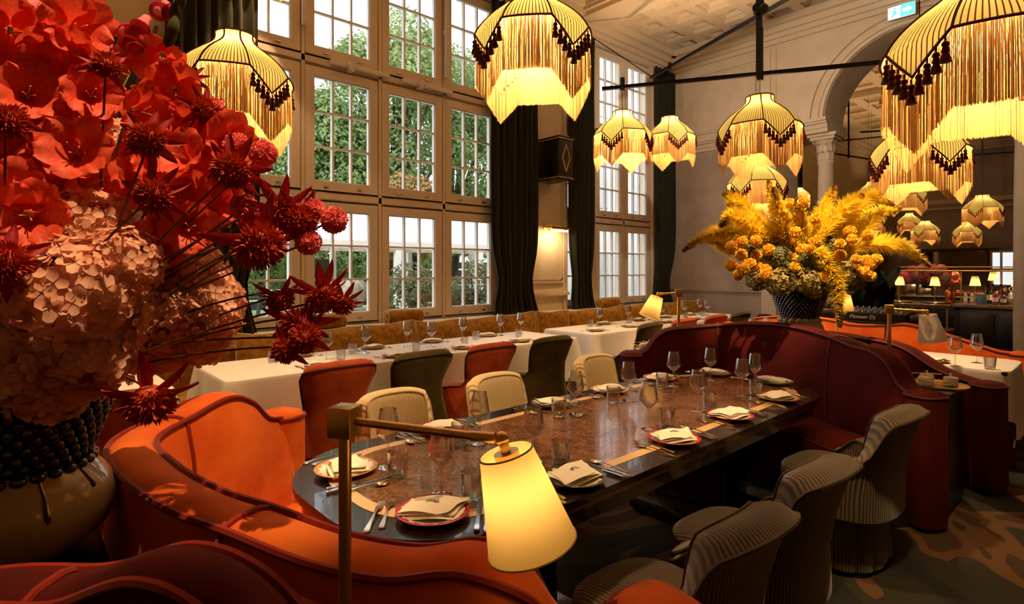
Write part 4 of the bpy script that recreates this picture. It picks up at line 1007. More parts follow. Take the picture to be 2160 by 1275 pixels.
for i, p in enumerate(tum): item('tumbler', 'tumbler', (p[0], p[1], .7515), 0, 'glass tumbler, %s along the farther white table' % ORD[i], 'tumbler', 'tumblers on the farther white table')
# table by the right column
setting(5.82, 1.12, 0, 'table beside the right column', 'by the right column', 'plate_o', nap=1, forks=1, knives=0, spoon=False)
for i, (x, y, l) in enumerate(((5.70, .95, 'empty wine glass under the unlit white lamp shade'), (6.02, .86, 'empty wine glass nearest the right column'), (6.0, 2.75, 'empty wine glass peeking over burgundy booth, left of vase'), (6.2, 2.68, 'empty wine glass peeking over burgundy booth, close to vase'))):
    item('wine_glass', 'wine', (x, y, .7515), 0, l, 'wine glass', 'wine glasses by the booths', 1.05)
for x, y, l in ((5.74, 1.26, 'glass tumbler behind the white pots'), (5.74, .74, 'glass tumbler beside the white pots near right column')): item('tumbler', 'tumbler', (x, y, .7515), 0, l, 'tumbler', 'tumblers by the booths')
# trays with white pots
def tray(x, y, z, lab, potlabs, s=1.):
    r = thing('serving_tray', lab, 'tray', (x, y, z))
    MB().lathe([(0, .002), (.165*s, .002), (.172*s, .012), (.176*s, .012), (.168*s, .0), (0, 0)], 40).obj('dish', 'brass', r)
    MB().tube([(.172*s*math.cos(2*math.pi*i/36), .172*s*math.sin(2*math.pi*i/36), .05) for i in range(22)], .004, 6).obj('rail', 'brass', r)
    for (dx, dy), l in zip(((-.07, .045), (.045, .06), (.04, -.07)), potlabs):
        p = thing('sugar_pot', l, 'pot', (x+dx*s, y+dy*s, z+.003), group='white pots on trays')
        MB().lathe([(0, 0), (.036, 0), (.040, .004), (.041, .05), (.0395, .052), (.038, .05), (.037, .006), (0, .005)], 24).obj('bowl', 'china', p)
        MB().lathe([(.039, .05), (.037, .056), (.012, .060), (.006, .062), (.005, .07), (.009, .076), (.006, .082), (0, .083)], 20).obj('lid', 'china', p)
tray(4.56, .86, .771, 'round brass tray with three white pots on the right end cabinet', ('white lidded pot on right tray, at the back', 'white lidded pot on right tray, in the middle', 'white lidded pot on right tray, at the front'))
tray(4.55, 3.05, .771, 'round brass tray with white pots behind the burgundy booth', ('white lidded pot on left tray, front', 'white lidded pot on left tray, back', 'white lidded pot on left tray, half hidden'))
# flower positions
GLADS = [[(0.011, 1.576, 2.044), (-0.004, 1.634, 1.976), (0.033, 1.575, 1.919), (0.003, 1.636, 1.824), (0.046, 1.601, 1.793), (0.01, 1.55, 1.712), (0.032, 1.523, 1.658), (0.003, 1.671, 1.914)],
  [(0.112, 1.555, 2.077), (0.088, 1.572, 2.023), (0.134, 1.644, 2.011), (0.082, 1.613, 1.948), (0.126, 1.628, 1.906), (0.139, 1.562, 1.938), (0.076, 1.644, 1.857), (0.111, 1.54, 1.803), (0.092, 1.629, 1.739), (0.142, 1.617, 1.742), (0.035, 1.663, 2.025)],
  [(0.272, 1.549, 2.042), (0.291, 1.521, 1.971), (0.225, 1.491, 1.902), (0.281, 1.543, 1.895), (0.244, 1.552, 1.823), (0.254, 1.5, 1.784), (0.292, 1.426, 1.8), (0.233, 1.603, 1.75), (0.266, 1.514, 1.666), (0.255, 1.561, 1.589), (0.241, 1.597, 1.533)],
  [(0.377, 1.517, 1.895), (0.357, 1.566, 1.865), (0.393, 1.456, 1.852), (0.371, 1.536, 1.792), (0.327, 1.523, 1.756), (0.393, 1.536, 1.717), (0.347, 1.569, 1.698), (0.301, 1.495, 1.734), (0.318, 1.485, 1.645)],
  [(0.064, 1.793, 2.168), (0.054, 1.913, 2.125), (0.118, 1.777, 2.206), (0.093, 1.828, 2.164)]]
BUDS = [(0.295, 1.445, 2.138), (0.285, 1.454, 2.1), (0.275, 1.463, 2.067), (0.303, 1.437, 2.17), (0.267, 1.47, 2.051)]
FOX = [[(0.192, 1.579, 2.107), (0.214, 1.559, 2.087), (0.198, 1.573, 2.063), (0.225, 1.549, 2.116), (0.235, 1.54, 2.083), (0.243, 1.533, 2.135), (0.259, 1.518, 2.149), (0.27, 1.508, 2.168), (0.184, 1.586, 2.069)], [(-0.005, 1.756, 2.162), (0.022, 1.733, 2.165), (0.049, 1.708, 2.174), (-0.0, 1.753, 2.113), (0.028, 1.727, 2.113), (0.045, 1.712, 2.14)]]
HYD = [(0.036, 1.719, 1.6, 0.11), (0.133, 1.605, 1.631, 0.103), (0.192, 1.511, 1.555, 0.085), (0.019, 1.667, 1.47, 0.127), (0.102, 1.526, 1.494, 0.122), (0.181, 1.562, 1.458, 0.098), (0.034, 1.613, 1.369, 0.119), (0.121, 1.562, 1.366, 0.111), (0.074, 1.618, 1.295, 0.09), (0.171, 1.597, 1.379, 0.088), (0.335, 1.611, 1.52, 0.102), (0.37, 1.553, 1.449, 0.093), (0.299, 1.589, 1.439, 0.105), (0.357, 1.591, 1.381, 0.082), (0.286, 1.656, 1.363, 0.084), (0.296, 1.687, 1.581, 0.092), (0.203, 1.839, 1.875, 0.076), (0.221, 1.822, 1.779, 0.064), (0.004, 1.776, 1.253, 0.09)]
DAH = [(0.205, 1.297, 1.802, 0.039), (0.214, 1.289, 1.693, 0.039), (0.344, 1.239, 1.752, 0.044), (0.158, 1.474, 1.983, 0.033), (0.383, 1.203, 1.599, 0.059), (0.436, 1.224, 1.672, 0.046), (0.466, 1.196, 1.649, 0.043), (0.434, 1.225, 1.484, 0.033), (0.502, 1.164, 1.489, 0.043), (0.543, 1.154, 1.472, 0.029), (0.466, 1.196, 1.431, 0.046), (0.456, 1.138, 1.406, 0.035), (0.425, 1.166, 1.381, 0.031), (0.226, 1.413, 1.265, 0.059), (-0.002, 1.417, 1.559, 0.045), (0.339, 1.445, 1.917, 0.033), (0.002, 1.414, 1.826, 0.036), (0.327, 1.524, 2.008, 0.025)]
POM = [(0.425, 1.301, 1.805, 0.032), (0.397, 1.394, 1.834, 0.031), (0.377, 1.276, 1.68, 0.031), (0.495, 1.197, 1.677, 0.027), (0.53, 1.166, 1.654, 0.031), (0.48, 1.184, 1.604, 0.029), (0.363, 1.451, 1.928, 0.025), (0.409, 1.275, 1.65, 0.029), (0.397, 1.326, 1.651, 0.021)]
PLUMES = [[(4.71, 1.91, 1.569), (4.455, 2.107, 1.801), (4.231, 2.276, 1.819), (4.037, 2.417, 1.684)], [(4.79, 1.905, 1.648), (4.67, 2.048, 1.925), (4.548, 2.192, 2.106), (4.468, 2.297, 2.176)], [(4.793, 1.868, 1.726), (4.706, 1.947, 1.999), (4.649, 1.999, 2.272)], [(4.697, 1.905, 1.647), (4.487, 2.044, 1.877), (4.323, 2.142, 1.969), (4.217, 2.187, 1.879)], [(4.916, 1.803, 1.688), (5.039, 1.736, 1.966), (5.17, 1.663, 2.24)], [(4.938, 1.738, 1.687), (5.112, 1.581, 1.921), (5.257, 1.45, 2.136), (5.416, 1.306, 2.069)], [(5.039, 1.736, 1.649), (5.29, 1.599, 1.851), (5.546, 1.458, 2.222)], [(5.027, 1.624, 1.647), (5.2, 1.434, 1.743), (5.371, 1.246, 1.723), (5.517, 1.08, 1.561)], [(4.761, 1.746, 1.664), (4.738, 1.615, 1.624), (4.697, 1.501, 1.405), (4.591, 1.445, 1.11)], [(4.799, 1.796, 1.608), (4.647, 1.866, 1.798), (4.553, 1.884, 2.022), (4.48, 1.882, 2.185)], [(4.869, 1.749, 1.647), (4.929, 1.645, 1.877), (5.015, 1.516, 2.064), (5.058, 1.428, 2.128)], [(4.758, 1.968, 1.57), (4.661, 2.123, 1.73), (4.591, 2.254, 2.014), (4.594, 2.319, 2.214)], [(4.816, 1.803, 1.647), (4.781, 1.79, 1.877), (4.718, 1.802, 2.104)], [(4.994, 1.721, 1.609), (5.226, 1.545, 1.728), (5.402, 1.42, 2.006), (5.578, 1.294, 2.049)], [(4.764, 1.895, 1.609), (4.533, 2.104, 1.687), (4.388, 2.235, 1.726), (4.228, 2.379, 1.804)]]
MARI = [(4.149, 2.065, 1.712, 0.045), (4.226, 2.016, 1.752, 0.044), (4.341, 1.961, 1.76, 0.046), (4.474, 1.918, 1.69, 0.047), (4.317, 2.066, 1.651, 0.049), (4.416, 1.992, 1.651, 0.047), (4.23, 1.959, 1.577, 0.049), (4.421, 1.981, 1.551, 0.049), (4.394, 1.909, 1.532, 0.047), (4.134, 2.058, 1.568, 0.048), (4.235, 2.054, 1.493, 0.043), (4.179, 1.981, 1.539, 0.049), (4.57, 1.852, 1.627, 0.041), (4.597, 1.782, 1.624, 0.044), (4.482, 1.728, 1.551, 0.043), (4.644, 1.731, 1.692, 0.049), (4.578, 1.616, 1.743, 0.046), (4.626, 1.775, 1.828, 0.047), (4.621, 1.849, 1.952, 0.049), (4.807, 1.838, 1.962, 0.045), (4.77, 1.876, 2.079, 0.043), (4.679, 1.734, 2.067, 0.046), (4.719, 1.485, 1.73, 0.042), (4.794, 1.509, 1.646, 0.046), (4.837, 1.409, 1.615, 0.04), (4.957, 1.473, 1.578, 0.043), (5.01, 1.447, 1.532, 0.049), (4.695, 1.591, 1.476, 0.045), (4.819, 1.513, 1.46, 0.046), (5.003, 1.365, 1.486, 0.046), (5.013, 1.362, 1.577, 0.049), (5.024, 1.325, 1.616, 0.044), (5.01, 1.39, 1.61, 0.042), (4.996, 1.503, 1.838, 0.05), (5.15, 1.417, 1.814, 0.045), (4.548, 1.635, 1.691, 0.044), (4.899, 1.456, 1.773, 0.04), (4.854, 1.707, 1.943, 0.046), (4.303, 1.868, 1.494, 0.046), (4.943, 1.388, 1.512, 0.047)]
GHYD = [(4.443, 2.051, 1.699, 0.067), (4.433, 1.992, 1.458, 0.082), (4.561, 1.876, 1.618, 0.093), (4.417, 1.805, 1.436, 0.1), (4.666, 1.714, 1.591, 0.085), (4.56, 1.675, 1.449, 0.092), (4.99, 1.691, 1.84, 0.066), (4.773, 1.617, 1.564, 0.085), (4.931, 1.609, 1.699, 0.081), (4.89, 1.512, 1.499, 0.095), (5.051, 1.501, 1.444, 0.081), (4.542, 1.961, 1.578, 0.081), (4.535, 1.765, 1.512, 0.086), (4.714, 1.67, 1.38, 0.072), (4.757, 1.564, 1.408, 0.078), (4.806, 1.857, 1.73, 0.082), (4.674, 1.977, 1.73, 0.076), (4.929, 1.746, 1.703, 0.082)]
# ================================================================ flowers
def petal_mat(name, a, b_, trans=.3, scale=30., rough=.6):
    m, nt, b, o = nodes(name)
    f = noise_n(nt, scale, 3); c = ramp(nt, f, (.35, a), (.65, b_))
    nt.links.new(c, b.inputs['Base Color']); b.inputs['Roughness'].default_value = rough
    t = nt.nodes.new('ShaderNodeBsdfTranslucent'); nt.links.new(c, t.inputs[0])
    mx = nt.nodes.new('ShaderNodeMixShader'); mx.inputs[0].default_value = trans
    nt.links.new(b.outputs[0], mx.inputs[1]); nt.links.new(t.outputs[0], mx.inputs[2]); nt.links.new(mx.outputs[0], o.inputs[0])
petal_mat('coral_petal', C(250, 112, 72), C(240, 74, 50), .35, 14)
petal_mat('peach_petal', C(250, 208, 178), C(240, 176, 150), .35, 9)
petal_mat('pink_petal', C(255, 160, 154), C(246, 118, 124), .3, 40)
petal_mat('bell_petal', C(246, 140, 150), C(236, 112, 128), .3, 20)
petal_mat('wine_petal', C(190, 44, 60), C(146, 24, 40), .2, 25)
petal_mat('ember_petal', C(220, 84, 42), C(166, 40, 30), .15, 60)
petal_mat('marigold_petal', C(255, 220, 74), C(255, 198, 46), .2, 60)
petal_mat('plume_needle', C(255, 236, 80), C(250, 222, 56), .45, 25)
petal_mat('plume_tip', C(176, 128, 44), C(150, 110, 40), .2, 25)
petal_mat('green_floret', C(112, 112, 56), C(78, 86, 40), .25, 14)
petal_mat('olive_floret', C(170, 150, 92), C(136, 124, 66), .25, 14)
petal_mat('leaf_dark', C(30, 44, 22), C(20, 32, 16), .1, 8)
CAM = Vector((0, 0, 1.55))
def blossom_mesh(seed):
    rnd = random.Random(seed); m = MB()
    for k in range(6):
        a0 = 2*math.pi*k/6 + rnd.uniform(-.12, .12); inner = k % 2; L = (.9 if inner else 1.); op = rnd.uniform(.75, 1.05); ph = rnd.random()*6
        def fn(u, v):
            s = 2*u-1; w = (.60*math.sin(math.pi*min(1., v**.75*.86+.04))**.7)*L
            r_ = .10 + .85*v**1.15*op; z = -.55 + .95*v**.6 - (.45*max(0, v-.62)**1.3 if not inner else .12*max(0, v-.6))
            ruf = .075*math.sin(s*5+ph)*v*v + .06*math.sin(s*11+ph*2)*v**3
            x = r_*L; y = s*w*(.35+.65*v**.5); z += ruf + .12*s*s*(1-v)
            return (x*math.cos(a0)-y*math.sin(a0), x*math.sin(a0)+y*math.cos(a0), z)
        m.grid(fn, 6, 8)
    me = m.mesh('blossom', ang=80); me.materials.append(MATS['coral_petal']); return me
BL = [blossom_mesh(i) for i in range(4)]
stam = MB()
for k in range(3): stam.tube([(0, 0, -.3), (.06*math.cos(k*2.1), .06*math.sin(k*2.1), .1), (.16*math.cos(k*2.1), .16*math.sin(k*2.1), .32)], [.012, .012, .022], 5)
STAM = stam.mesh('stamen'); STAM.materials.append(MATS['cord_trim'])
def mesh_at(name, me, parent, pos, d, s, roll=0.):
    o = link(name, me, None, parent); M = T(pos) @ aim(d, roll) @ Matrix.Scale(s, 4)
    o.matrix_basis = M if not parent.get('_w') else M
    return o
VL, VR = Vector((.0, 1.85, 1.16)), Vector((4.87, 1.84, 1.25))
def stem(parent, a, b, r=.003, sag=0., mat='stem_brown', n=12):
    a, b = Vector(a), Vector(b); mid = (a+b)/2 + Vector((0, 0, sag)); pts = [a.lerp(mid, t).lerp(mid.lerp(b, t), t) for t in [i/(n-1) for i in range(n)]]
    return MB().tube(pts, r, 5).obj('stem', mat, parent)
rf = random.Random(21)
for i, (sp, ds) in enumerate(zip(GLADS, ('leftmost, red and dense', 'tall one behind the wall speaker corner', 'central, its top of closed buds', 'right, nearest the lit pendant lamp', 'small one high among the foxgloves'))):
    r = thing('gladiolus', 'coral red gladiolus spike, %s' % ds, 'flower', VL, world=True, group='red gladioli in the left vase')
    top = Vector(sp[0]); bot = Vector(sp[-1])
    stem(r, VL + Vector((rf.uniform(-.1, .1), rf.uniform(-.1, .1), 0)), top + Vector((0, .05, .1)), .005, .05, 'stem_brown')
    for j, p in enumerate(sp):
        p = Vector(p); d = (CAM - p).normalized() + Vector((rf.uniform(-.6, .6), rf.uniform(-.5, .5), rf.uniform(-.3, .6)))
        o = mesh_at('blossom', BL[(i+j) % 4], r, p, d, rf.uniform(.068, .088), rf.random()*6)
        link('stamen', STAM, None, o)
    if i == 2:
        bm_ = MB().grid(lambda u, v: (.012*math.sin(math.pi*v**.8)*math.cos(6.283*u), .012*math.sin(math.pi*v**.8)*math.sin(6.283*u), .06*v), 8, 8, cu=True).mesh('bud'); bm_.materials.append(MATS['stem_green'])
        for p in BUDS: mesh_at('bud', bm_, r, p, (rf.uniform(-.4, .6), rf.uniform(-.3, .3), 1), 1.1)
# foxgloves
bell = MB().lathe([(.004, 0), (.010, .006), (.012, .02), (.015, .036), (.022, .044), (.021, .0445), (.014, .036), (.010, .015)], 12).mesh('bell'); bell.materials.append(MATS['bell_petal'])
for i, s in enumerate(FOX):
    r = thing('foxglove', 'pink foxglove with hanging bells, %s' % ('beside the green buds' if i == 0 else 'in the top left corner'), 'flower', VL, world=True, group='foxgloves in the left vase')
    stem(r, VL, Vector(s[-1]) + Vector((0, 0, .05)), .0035, .1, 'stem_green')
    for p in s: mesh_at('bell', bell, r, p, (rf.uniform(-.6, .6), rf.uniform(-.9, -.2), rf.uniform(-1, -.3)), 1.0)
# hydrangeas
def hyd_mesh(seed, n, mat):
    rnd = random.Random(seed); m = MB()
    for k in range(n):
        z = 1-2*(k+.5)/n; a = k*2.399963; q = math.sqrt(1-z*z); d = Vector((q*math.cos(a), q*math.sin(a), z)); d = (d + Vector((rnd.uniform(-.25, .25), rnd.uniform(-.25, .25), rnd.uniform(-.25, .25)))).normalized()
        M = T(d*rnd.uniform(.82, 1.02)) @ aim(d + Vector((rnd.uniform(-.4, .4), rnd.uniform(-.4, .4), rnd.uniform(-.4, .4))), rnd.random()*6); s = rnd.uniform(.19, .25)
        for j in range(4):
            N = M @ Matrix.Rotation(j*math.pi/2 + rnd.uniform(-.1, .1), 4, 'Z'); e = rnd.uniform(-.10, .22)
            m.add([(.02, 0, 0), (s*.45, -s*.42, .02+e*s*.5), (s*.95, -s*.30, e*s), (s*1.08, 0, e*s*1.2-.01), (s*.95, s*.30, e*s), (s*.45, s*.42, .02+e*s*.5), (s*.55, 0, -.015)], [(0, 1, 6), (1, 2, 6), (2, 3, 6), (3, 4, 6), (4, 5, 6), (5, 0, 6)], N)
    m.sphere((0, 0, 0), .62, 12, 8)
    me = m.mesh('florets', ang=80); me.materials.append(MATS[mat]); return me
HM = [hyd_mesh(i, 230, 'peach_petal') for i in range(2)]; GM = [hyd_mesh(5, 120, 'green_floret'), hyd_mesh(6, 120, 'olive_floret')]
HW = ('behind the coral gladioli', 'below the long dark stem', 'next to the central gladiolus', 'at the left picture edge', 'in the middle of the big cluster', 'right side of the big cluster', 'low at the left, above the vase', 'low above the vase, right half', 'drooping over the vase rim', 'above the vase rim, right', 'upper head of the right cluster', 'outermost of the right cluster', 'inner head of the right cluster', 'lowest of the right cluster', 'under the right cluster near the dark dahlia', 'between both clusters', 'high up between red blossoms', 'high up, below another peach head', 'touching the vase at the left edge')
for i, q in enumerate(HYD):
    r = thing('hydrangea', 'peach pink hydrangea head, ' + HW[i], 'flower', q[:3], group='peach hydrangeas in the left vase')
    o = link('florets', HM[i % 2], None, r, kind='stuff', rot=(rf.random()*6, rf.random()*6, rf.random()*6)); o.scale = (q[3],)*3
    v = VL - Vector(q[:3]); MB().tube([v*.0, v*.5 + Vector((0, 0, .01)), v], .004, 5).obj('stem', 'stem_green', r)
# dahlias with long dark rays
def dome_mesh(seed, n, mat, flat=.75, w=.16, L=.34, full=False, ruf=0.):
    rnd = random.Random(seed); m = MB()
    for k in range(n):
        z = (1 - (k+.5)/n*(2. if full else 1.15)); a = k*2.399963; q = math.sqrt(max(0, 1-z*z)); d = Vector((q*math.cos(a), q*math.sin(a), z*flat)).normalized()
        M = T(d*.55) @ aim(d + Vector((rnd.uniform(-.3, .3), rnd.uniform(-.3, .3), rnd.uniform(0, .3))), rnd.random()*6); l = L*rnd.uniform(.9, 1.45); ww = w*rnd.uniform(.8, 1.2)
        m.add([(-ww*.35, 0, 0), (ww*.35, 0, 0), (ww, ruf*rnd.uniform(-1, 1), l*.7), (0, ww*.5, l*.75), (-ww, ruf*rnd.uniform(-1, 1), l*.7), (0, 0, l*(1.25 if not ruf else .95))], [(0, 1, 3), (1, 2, 3), (2, 5, 3), (5, 4, 3), (4, 0, 3)], M)
    m.sphere((0, 0, 0), .58, 12, 8)
    me = m.mesh('flower_head', ang=80); me.materials.append(MATS[mat]); return me
DM = dome_mesh(1, 270, 'ember_petal', w=.062, L=.29)
ray = MB().grid(lambda u, v: ((2*u-1)*.17*math.sin(math.pi*(v*.9+.08))**.8, .06*(2*u-1)**2 , 0) and ((2*u-1)*.17*math.sin(math.pi*min(1, v*.9+.08))**.8, .5*v + .75*v, -.25*v*v + .08*(2*u-1)**2), 4, 8).mesh('petal'); ray.materials.append(MATS['wine_petal'])
DW = ('on a long stem across the red gladioli', 'in front of the coral blossoms, lower', 'left of the pink pompons', 'small, at the top among gladioli', 'largest one, before the window', 'upper right, facing away', 'beside the rightmost pink pompon', 'with upright petals before the low window', 'spread wide before the low window', 'rightmost small one', 'hanging above the white table, upper', 'hanging above the white table, middle', 'hanging lowest over the white table', 'hanging beside the vase over the booth', 'at the left edge above the hydrangeas', 'under the lit pendant fringe', 'at the left edge, high', 'tiny one beside the lamp shade')
for i, q in enumerate(DAH):
    p = Vector(q[:3]); out = (p - VL); r = thing('dahlia', 'dark red dahlia, ' + DW[i], 'flower', p, group='dark red dahlias in the left vase')
    d = ((CAM-p).normalized()*.9 + Vector((rf.uniform(-.5, .5), rf.uniform(-.5, .5), rf.uniform(-.5, .3))))
    if i in (5, 7, 8, 9, 13): d = Vector((rf.uniform(-.2, .2), -.55, -.75))
    A = aim(d, rf.random()*6); s = q[3]
    o = link('flower_head', DM, None, r); o.matrix_basis = A @ Matrix.Scale(s, 4)
    nr = rf.choice((7, 8, 9))
    for k in range(nr):
        if rf.random() < .15: continue
        o = link('petal', ray, None, r); o.matrix_basis = A @ T((0, 0, -.25*s)) @ Matrix.Rotation(2*math.pi*k/nr+rf.uniform(-.2, .2), 4, 'Z') @ Matrix.Rotation(rf.uniform(-.5, .15), 4, 'X') @ Matrix.Scale(s*1.4, 4)
    v = VL + Vector((rf.uniform(-.05, .2), rf.uniform(-.1, .1), rf.uniform(.05, .2))) - p
    b0 = -(A @ Vector((0, 0, 1))).normalized()*s*.5
    pts = [b0.lerp(b0*2.2+v*.35+Vector((0, 0, .03)), t).lerp((b0*2.2+v*.35+Vector((0, 0, .03))).lerp(v, t), t) for t in [k/11 for k in range(12)]]
    MB().tube(pts, .0026, 5).obj('stem', 'stem_brown', r)
PM = dome_mesh(3, 230, 'pink_petal', flat=.9, w=.17, L=.34, full=True, ruf=.10)
PW = ('touching the lit pendant fringe', 'half behind the neighbouring pompon', 'left of the large dark dahlia', 'above the rightmost pair', 'rightmost, before the window', 'lowest, before the window', 'small, beneath the pendant lamp', 'above the largest dahlia', 'small, left of the largest dahlia')
for i, q in enumerate(POM):
    p = Vector(q[:3]); r = thing('pompon_flower', 'bright pink pompon flower, ' + PW[i], 'flower', p, group='pink pompon flowers in the left vase')
    o = link('flower_head', PM, None, r, rot=(rf.random()*6, rf.random()*6, 0)); o.scale = (q[3]*1.05,)*3
    v = VL + Vector((.1, 0, .15)) - p; MB().tube([(0, 0, 0), v*.4+Vector((0, 0, .02)), v], .0025, 5).obj('stem', 'stem_brown', r)
# vases
pm('vase_green', C(22, 30, 20), .12, coat=.8); pm('vase_cream', C(186, 164, 116), .15, coat=.6); pm('vase_drip', C(52, 44, 26), .15, coat=.6)
def vase(x, y, z, lab, parts, toward, s=1.):
    r = thing('vase', lab, 'vase', (x, y, z)); r.scale = (s,)*3
    MB().lathe([(0, 0), (.12, 0), (.135, .01), (.205, .07), (.225, .13), (.205, .19), (.165, .235), (.160, .24)], 48).obj('base', 'vase_cream', r)
    def cr(t): return .158 + .112*t**.9
    MB().lathe([(.155, .235)] + [(cr(i/10)-.012, .24+.34*i/10) for i in range(11)] + [(cr(1)-.035, .575), (.14, .3), (0, .28)], 48).obj('cone', 'vase_green', r)
    sc = MB().sphere((0, 0, 0), 1, 8, 6, (.9, .75, 1.15)).mesh('scale'); sc.materials.append(MATS['vase_green'])
    q = MB(); n = 0
    for j in range(15):
        t = (j+.5)/15; k = 36
        for i in range(k):
            a = 2*math.pi*(i+.5*(j % 2))/k; rr = cr(t); s = .0115+.0055*t; p = Vector((rr*math.cos(a), rr*math.sin(a), .245+.335*t))
            if parts and math.cos(a-toward) > .18 and n < 300: o = link('scale', sc, None, r, loc=p); o.scale = (s,)*3; n += 1
            else: q.sphere(p[:], s, 6, 4, (1, 1, 1.15))
    q.obj('scales', 'vase_green', r, kind='stuff')
    ns = 30 if parts else 18
    for i in range(ns):
        a = 2*math.pi*i/ns; MB().sphere((.166*math.cos(a), .166*math.sin(a), .232), .017 if parts else .034, 10, 6, (1, 1, .8)).obj('scallop', 'vase_cream' if not parts else 'vase_green', r)
    if parts:
        for da, l, w in ((.35, .09, .006), (.9, .05, .005), (-.2, .11, .007), (-.7, .06, .005)):
            a = toward + da; prof = [(.206, .19), (.222, .15), (.2255, .12), (.218, .095), (.205, .07)]
            def vr(z_):
                q_ = [(.235, .165), (.19, .205), (.13, .225), (.07, .205), (.01, .135)]
                for (za, ra), (zb_, rb_) in zip(q_, q_[1:]):
                    if z_ >= zb_: return lerp(rb_, ra, (z_-zb_)/(za-zb_))
            zs = [.228 - l*k/9 for k in range(10)]
            MB().tube([(vr(z_)*math.cos(a), vr(z_)*math.sin(a), z_) for z_ in zs], [w*(.55 + .9*(k/9)**2) if k < 9 else w*.5 for k in range(10)], 8).obj('drip', 'vase_drip', r)
vase(0, 1.85, .831, 'dark green pinecone vase with cream base holding red flowers', True, R(-92))
vase(4.87, 1.84, .921, 'dark green pinecone vase holding yellow flowers', False, 0, .85)
# ---------------------------------------------------------------- yellow arrangement
def plume(i, pts):
    r = thing('foxtail_plume', 'yellow foxtail plume, ' + PLW[i], 'flower', VR, world=True, group='yellow plumes in the right vase')
    P = spline([VR] + [Vector(p) for p in pts], 60); MB().tube([p[:] for p in P], .006, 5).obj('stem', 'stem_brown', r)
    a, b_ = MB(), MB(); rnd = random.Random(100+i)
    for k in range(2000):
        t = .30 + .70*rnd.random(); f = t*59; j = min(int(f), 58); p = P[j].lerp(P[j+1], f-j); tan = (P[j+1]-P[j]).normalized()
        w = max(0., (t-.30)/.7); R_ = .13*math.sin(math.pi*min(1, .12+w*.86))**.8*(1-.45*w) + .008
        d = Vector((rnd.gauss(0, 1), rnd.gauss(0, 1), rnd.gauss(0, 1))); d = (d - tan*d.dot(tan)).normalized(); dd = (d + tan*rnd.uniform(.2, .9)).normalized()
        L = R_*rnd.uniform(.55, 1.1); s = dd.cross(tan).normalized()*.0055; e = p + dd*L; m = b_ if w > .86 + rnd.uniform(-.14, .1) else a
        m.add([p[:], (p+dd*L*.5+s)[:], e[:], (p+dd*L*.5-s)[:]], [(0, 1, 2, 3)])
    a.obj('needles', 'plume_needle', r, smooth=False, kind='stuff')
    if b_.v: b_.obj('tip', 'plume_tip', r, smooth=False)
PLW = ('arching far left with drooping tip', 'upper left, second from the left', 'upright, below the middle pendant', 'short left one curling down', 'upright, right of the column', 'leaning right with bent tip', 'leaning up right, straight', 'arching far right above the bar', 'drooping in front over the vase', 'upright left of centre', 'right of centre, in front', 'upper left, steep', 'short centre one', 'right, behind the far pendants', 'low left, pointing at the windows')
for i, p in enumerate(PLUMES): plume(i, p)
MM = dome_mesh(4, 200, 'marigold_petal', flat=.8, w=.17, L=.34, full=True, ruf=.06)
def rowlab(pts, rows):
    out = {}; order = sorted(range(len(pts)), key=lambda k: -pts[k][2]); n = len(rows); per = -(-len(pts)//n)
    for j in range(n):
        for c, k in enumerate(sorted(order[j*per:(j+1)*per], key=lambda k: (pts[k][0]*.742-pts[k][1]*.67)/(pts[k][0]*.67+pts[k][1]*.742))): out[k] = '%s from the left in the %s row' % (ORD[c], rows[j])
    return out
ML = rowlab(MARI, ('topmost', 'upper', 'middle', 'lower', 'lowest')); GL = rowlab(GHYD, ('upper', 'middle', 'lower'))
for i, q in enumerate(MARI):
    p = Vector(q[:3]); r = thing('marigold', 'orange marigold, %s of the yellow bouquet' % ML[i], 'flower', p, group='orange marigolds in the right vase')
    o = link('flower_head', MM, None, r, rot=(rf.random()*6, rf.random()*6, 0)); o.scale = (q[3]*1.12,)*3
    v = VR - p; MB().tube([(0, 0, 0), v*.4+Vector((0, 0, .03)), v], .003, 5).obj('stem', 'stem_green', r)
for i, q in enumerate(GHYD):
    r = thing('hydrangea', '%s green hydrangea, %s of the yellow bouquet' % ('dark' if i % 2 == 0 else 'pale', GL[i]), 'flower', q[:3], group='dark green hydrangeas in the right vase' if i % 2 == 0 else 'pale green hydrangeas in the right vase')
    o = link('florets', GM[i % 2], None, r, kind='stuff', rot=(rf.random()*6, rf.random()*6, 0)); o.scale = (q[3]*1.1,)*3
    v = VR - Vector(q[:3]); MB().tube([(0, 0, 0), v], .005, 5).obj('stem', 'stem_green', r)
# ================================================================ bar, DJ desk and the far room
pm('copper', C(184, 98, 52), .3, 1.); pm('bar_black', C(14, 11, 10), .35); pm('bar_stone', C(150, 118, 84), .2, col2=C(110, 82, 56), nscale=9)
pm('blue_can', C(96, 126, 150), .5); pm('bottle_green', C(24, 40, 24), .1, coat=.5); pm('bottle_amber', C(90, 42, 14), .1, coat=.5); pm('bottle_clear', C(170, 176, 178), .1, coat=.5); pm('bottle_rose', C(150, 60, 60), .1, coat=.5)
pm('label_paper', C(226, 220, 205), .7); pm('mirror', C(150, 140, 130), .04, 1.); pm('device_black', C(16, 16, 18), .35); pm('knob_silver', C(190, 190, 190), .3, .8)
b = thing('bar_counter', 'long bar counter with black front and stone top beyond the arch', 'bar counter', (11.35, 1.0, 0), world=True)
MB().bbox(11.05, -1.5, .02, 11.65, 1.86, .93, .01).obj('front', 'bar_black', b)
MB().bbox(10.98, -1.5, .93, 11.72, 1.88, .985, .012).obj('top', 'bar_stone', b)
for k in range(7): MB().bbox(11.03, -1.45+.47*k, .12, 11.05, -1.04+.47*k, .85, .006).obj('panel', 'bar_black', b)
d = thing('display_counter', 'brass-framed glass display counter left of the black bar', 'display case', (11.2, 2.4, 0), world=True)
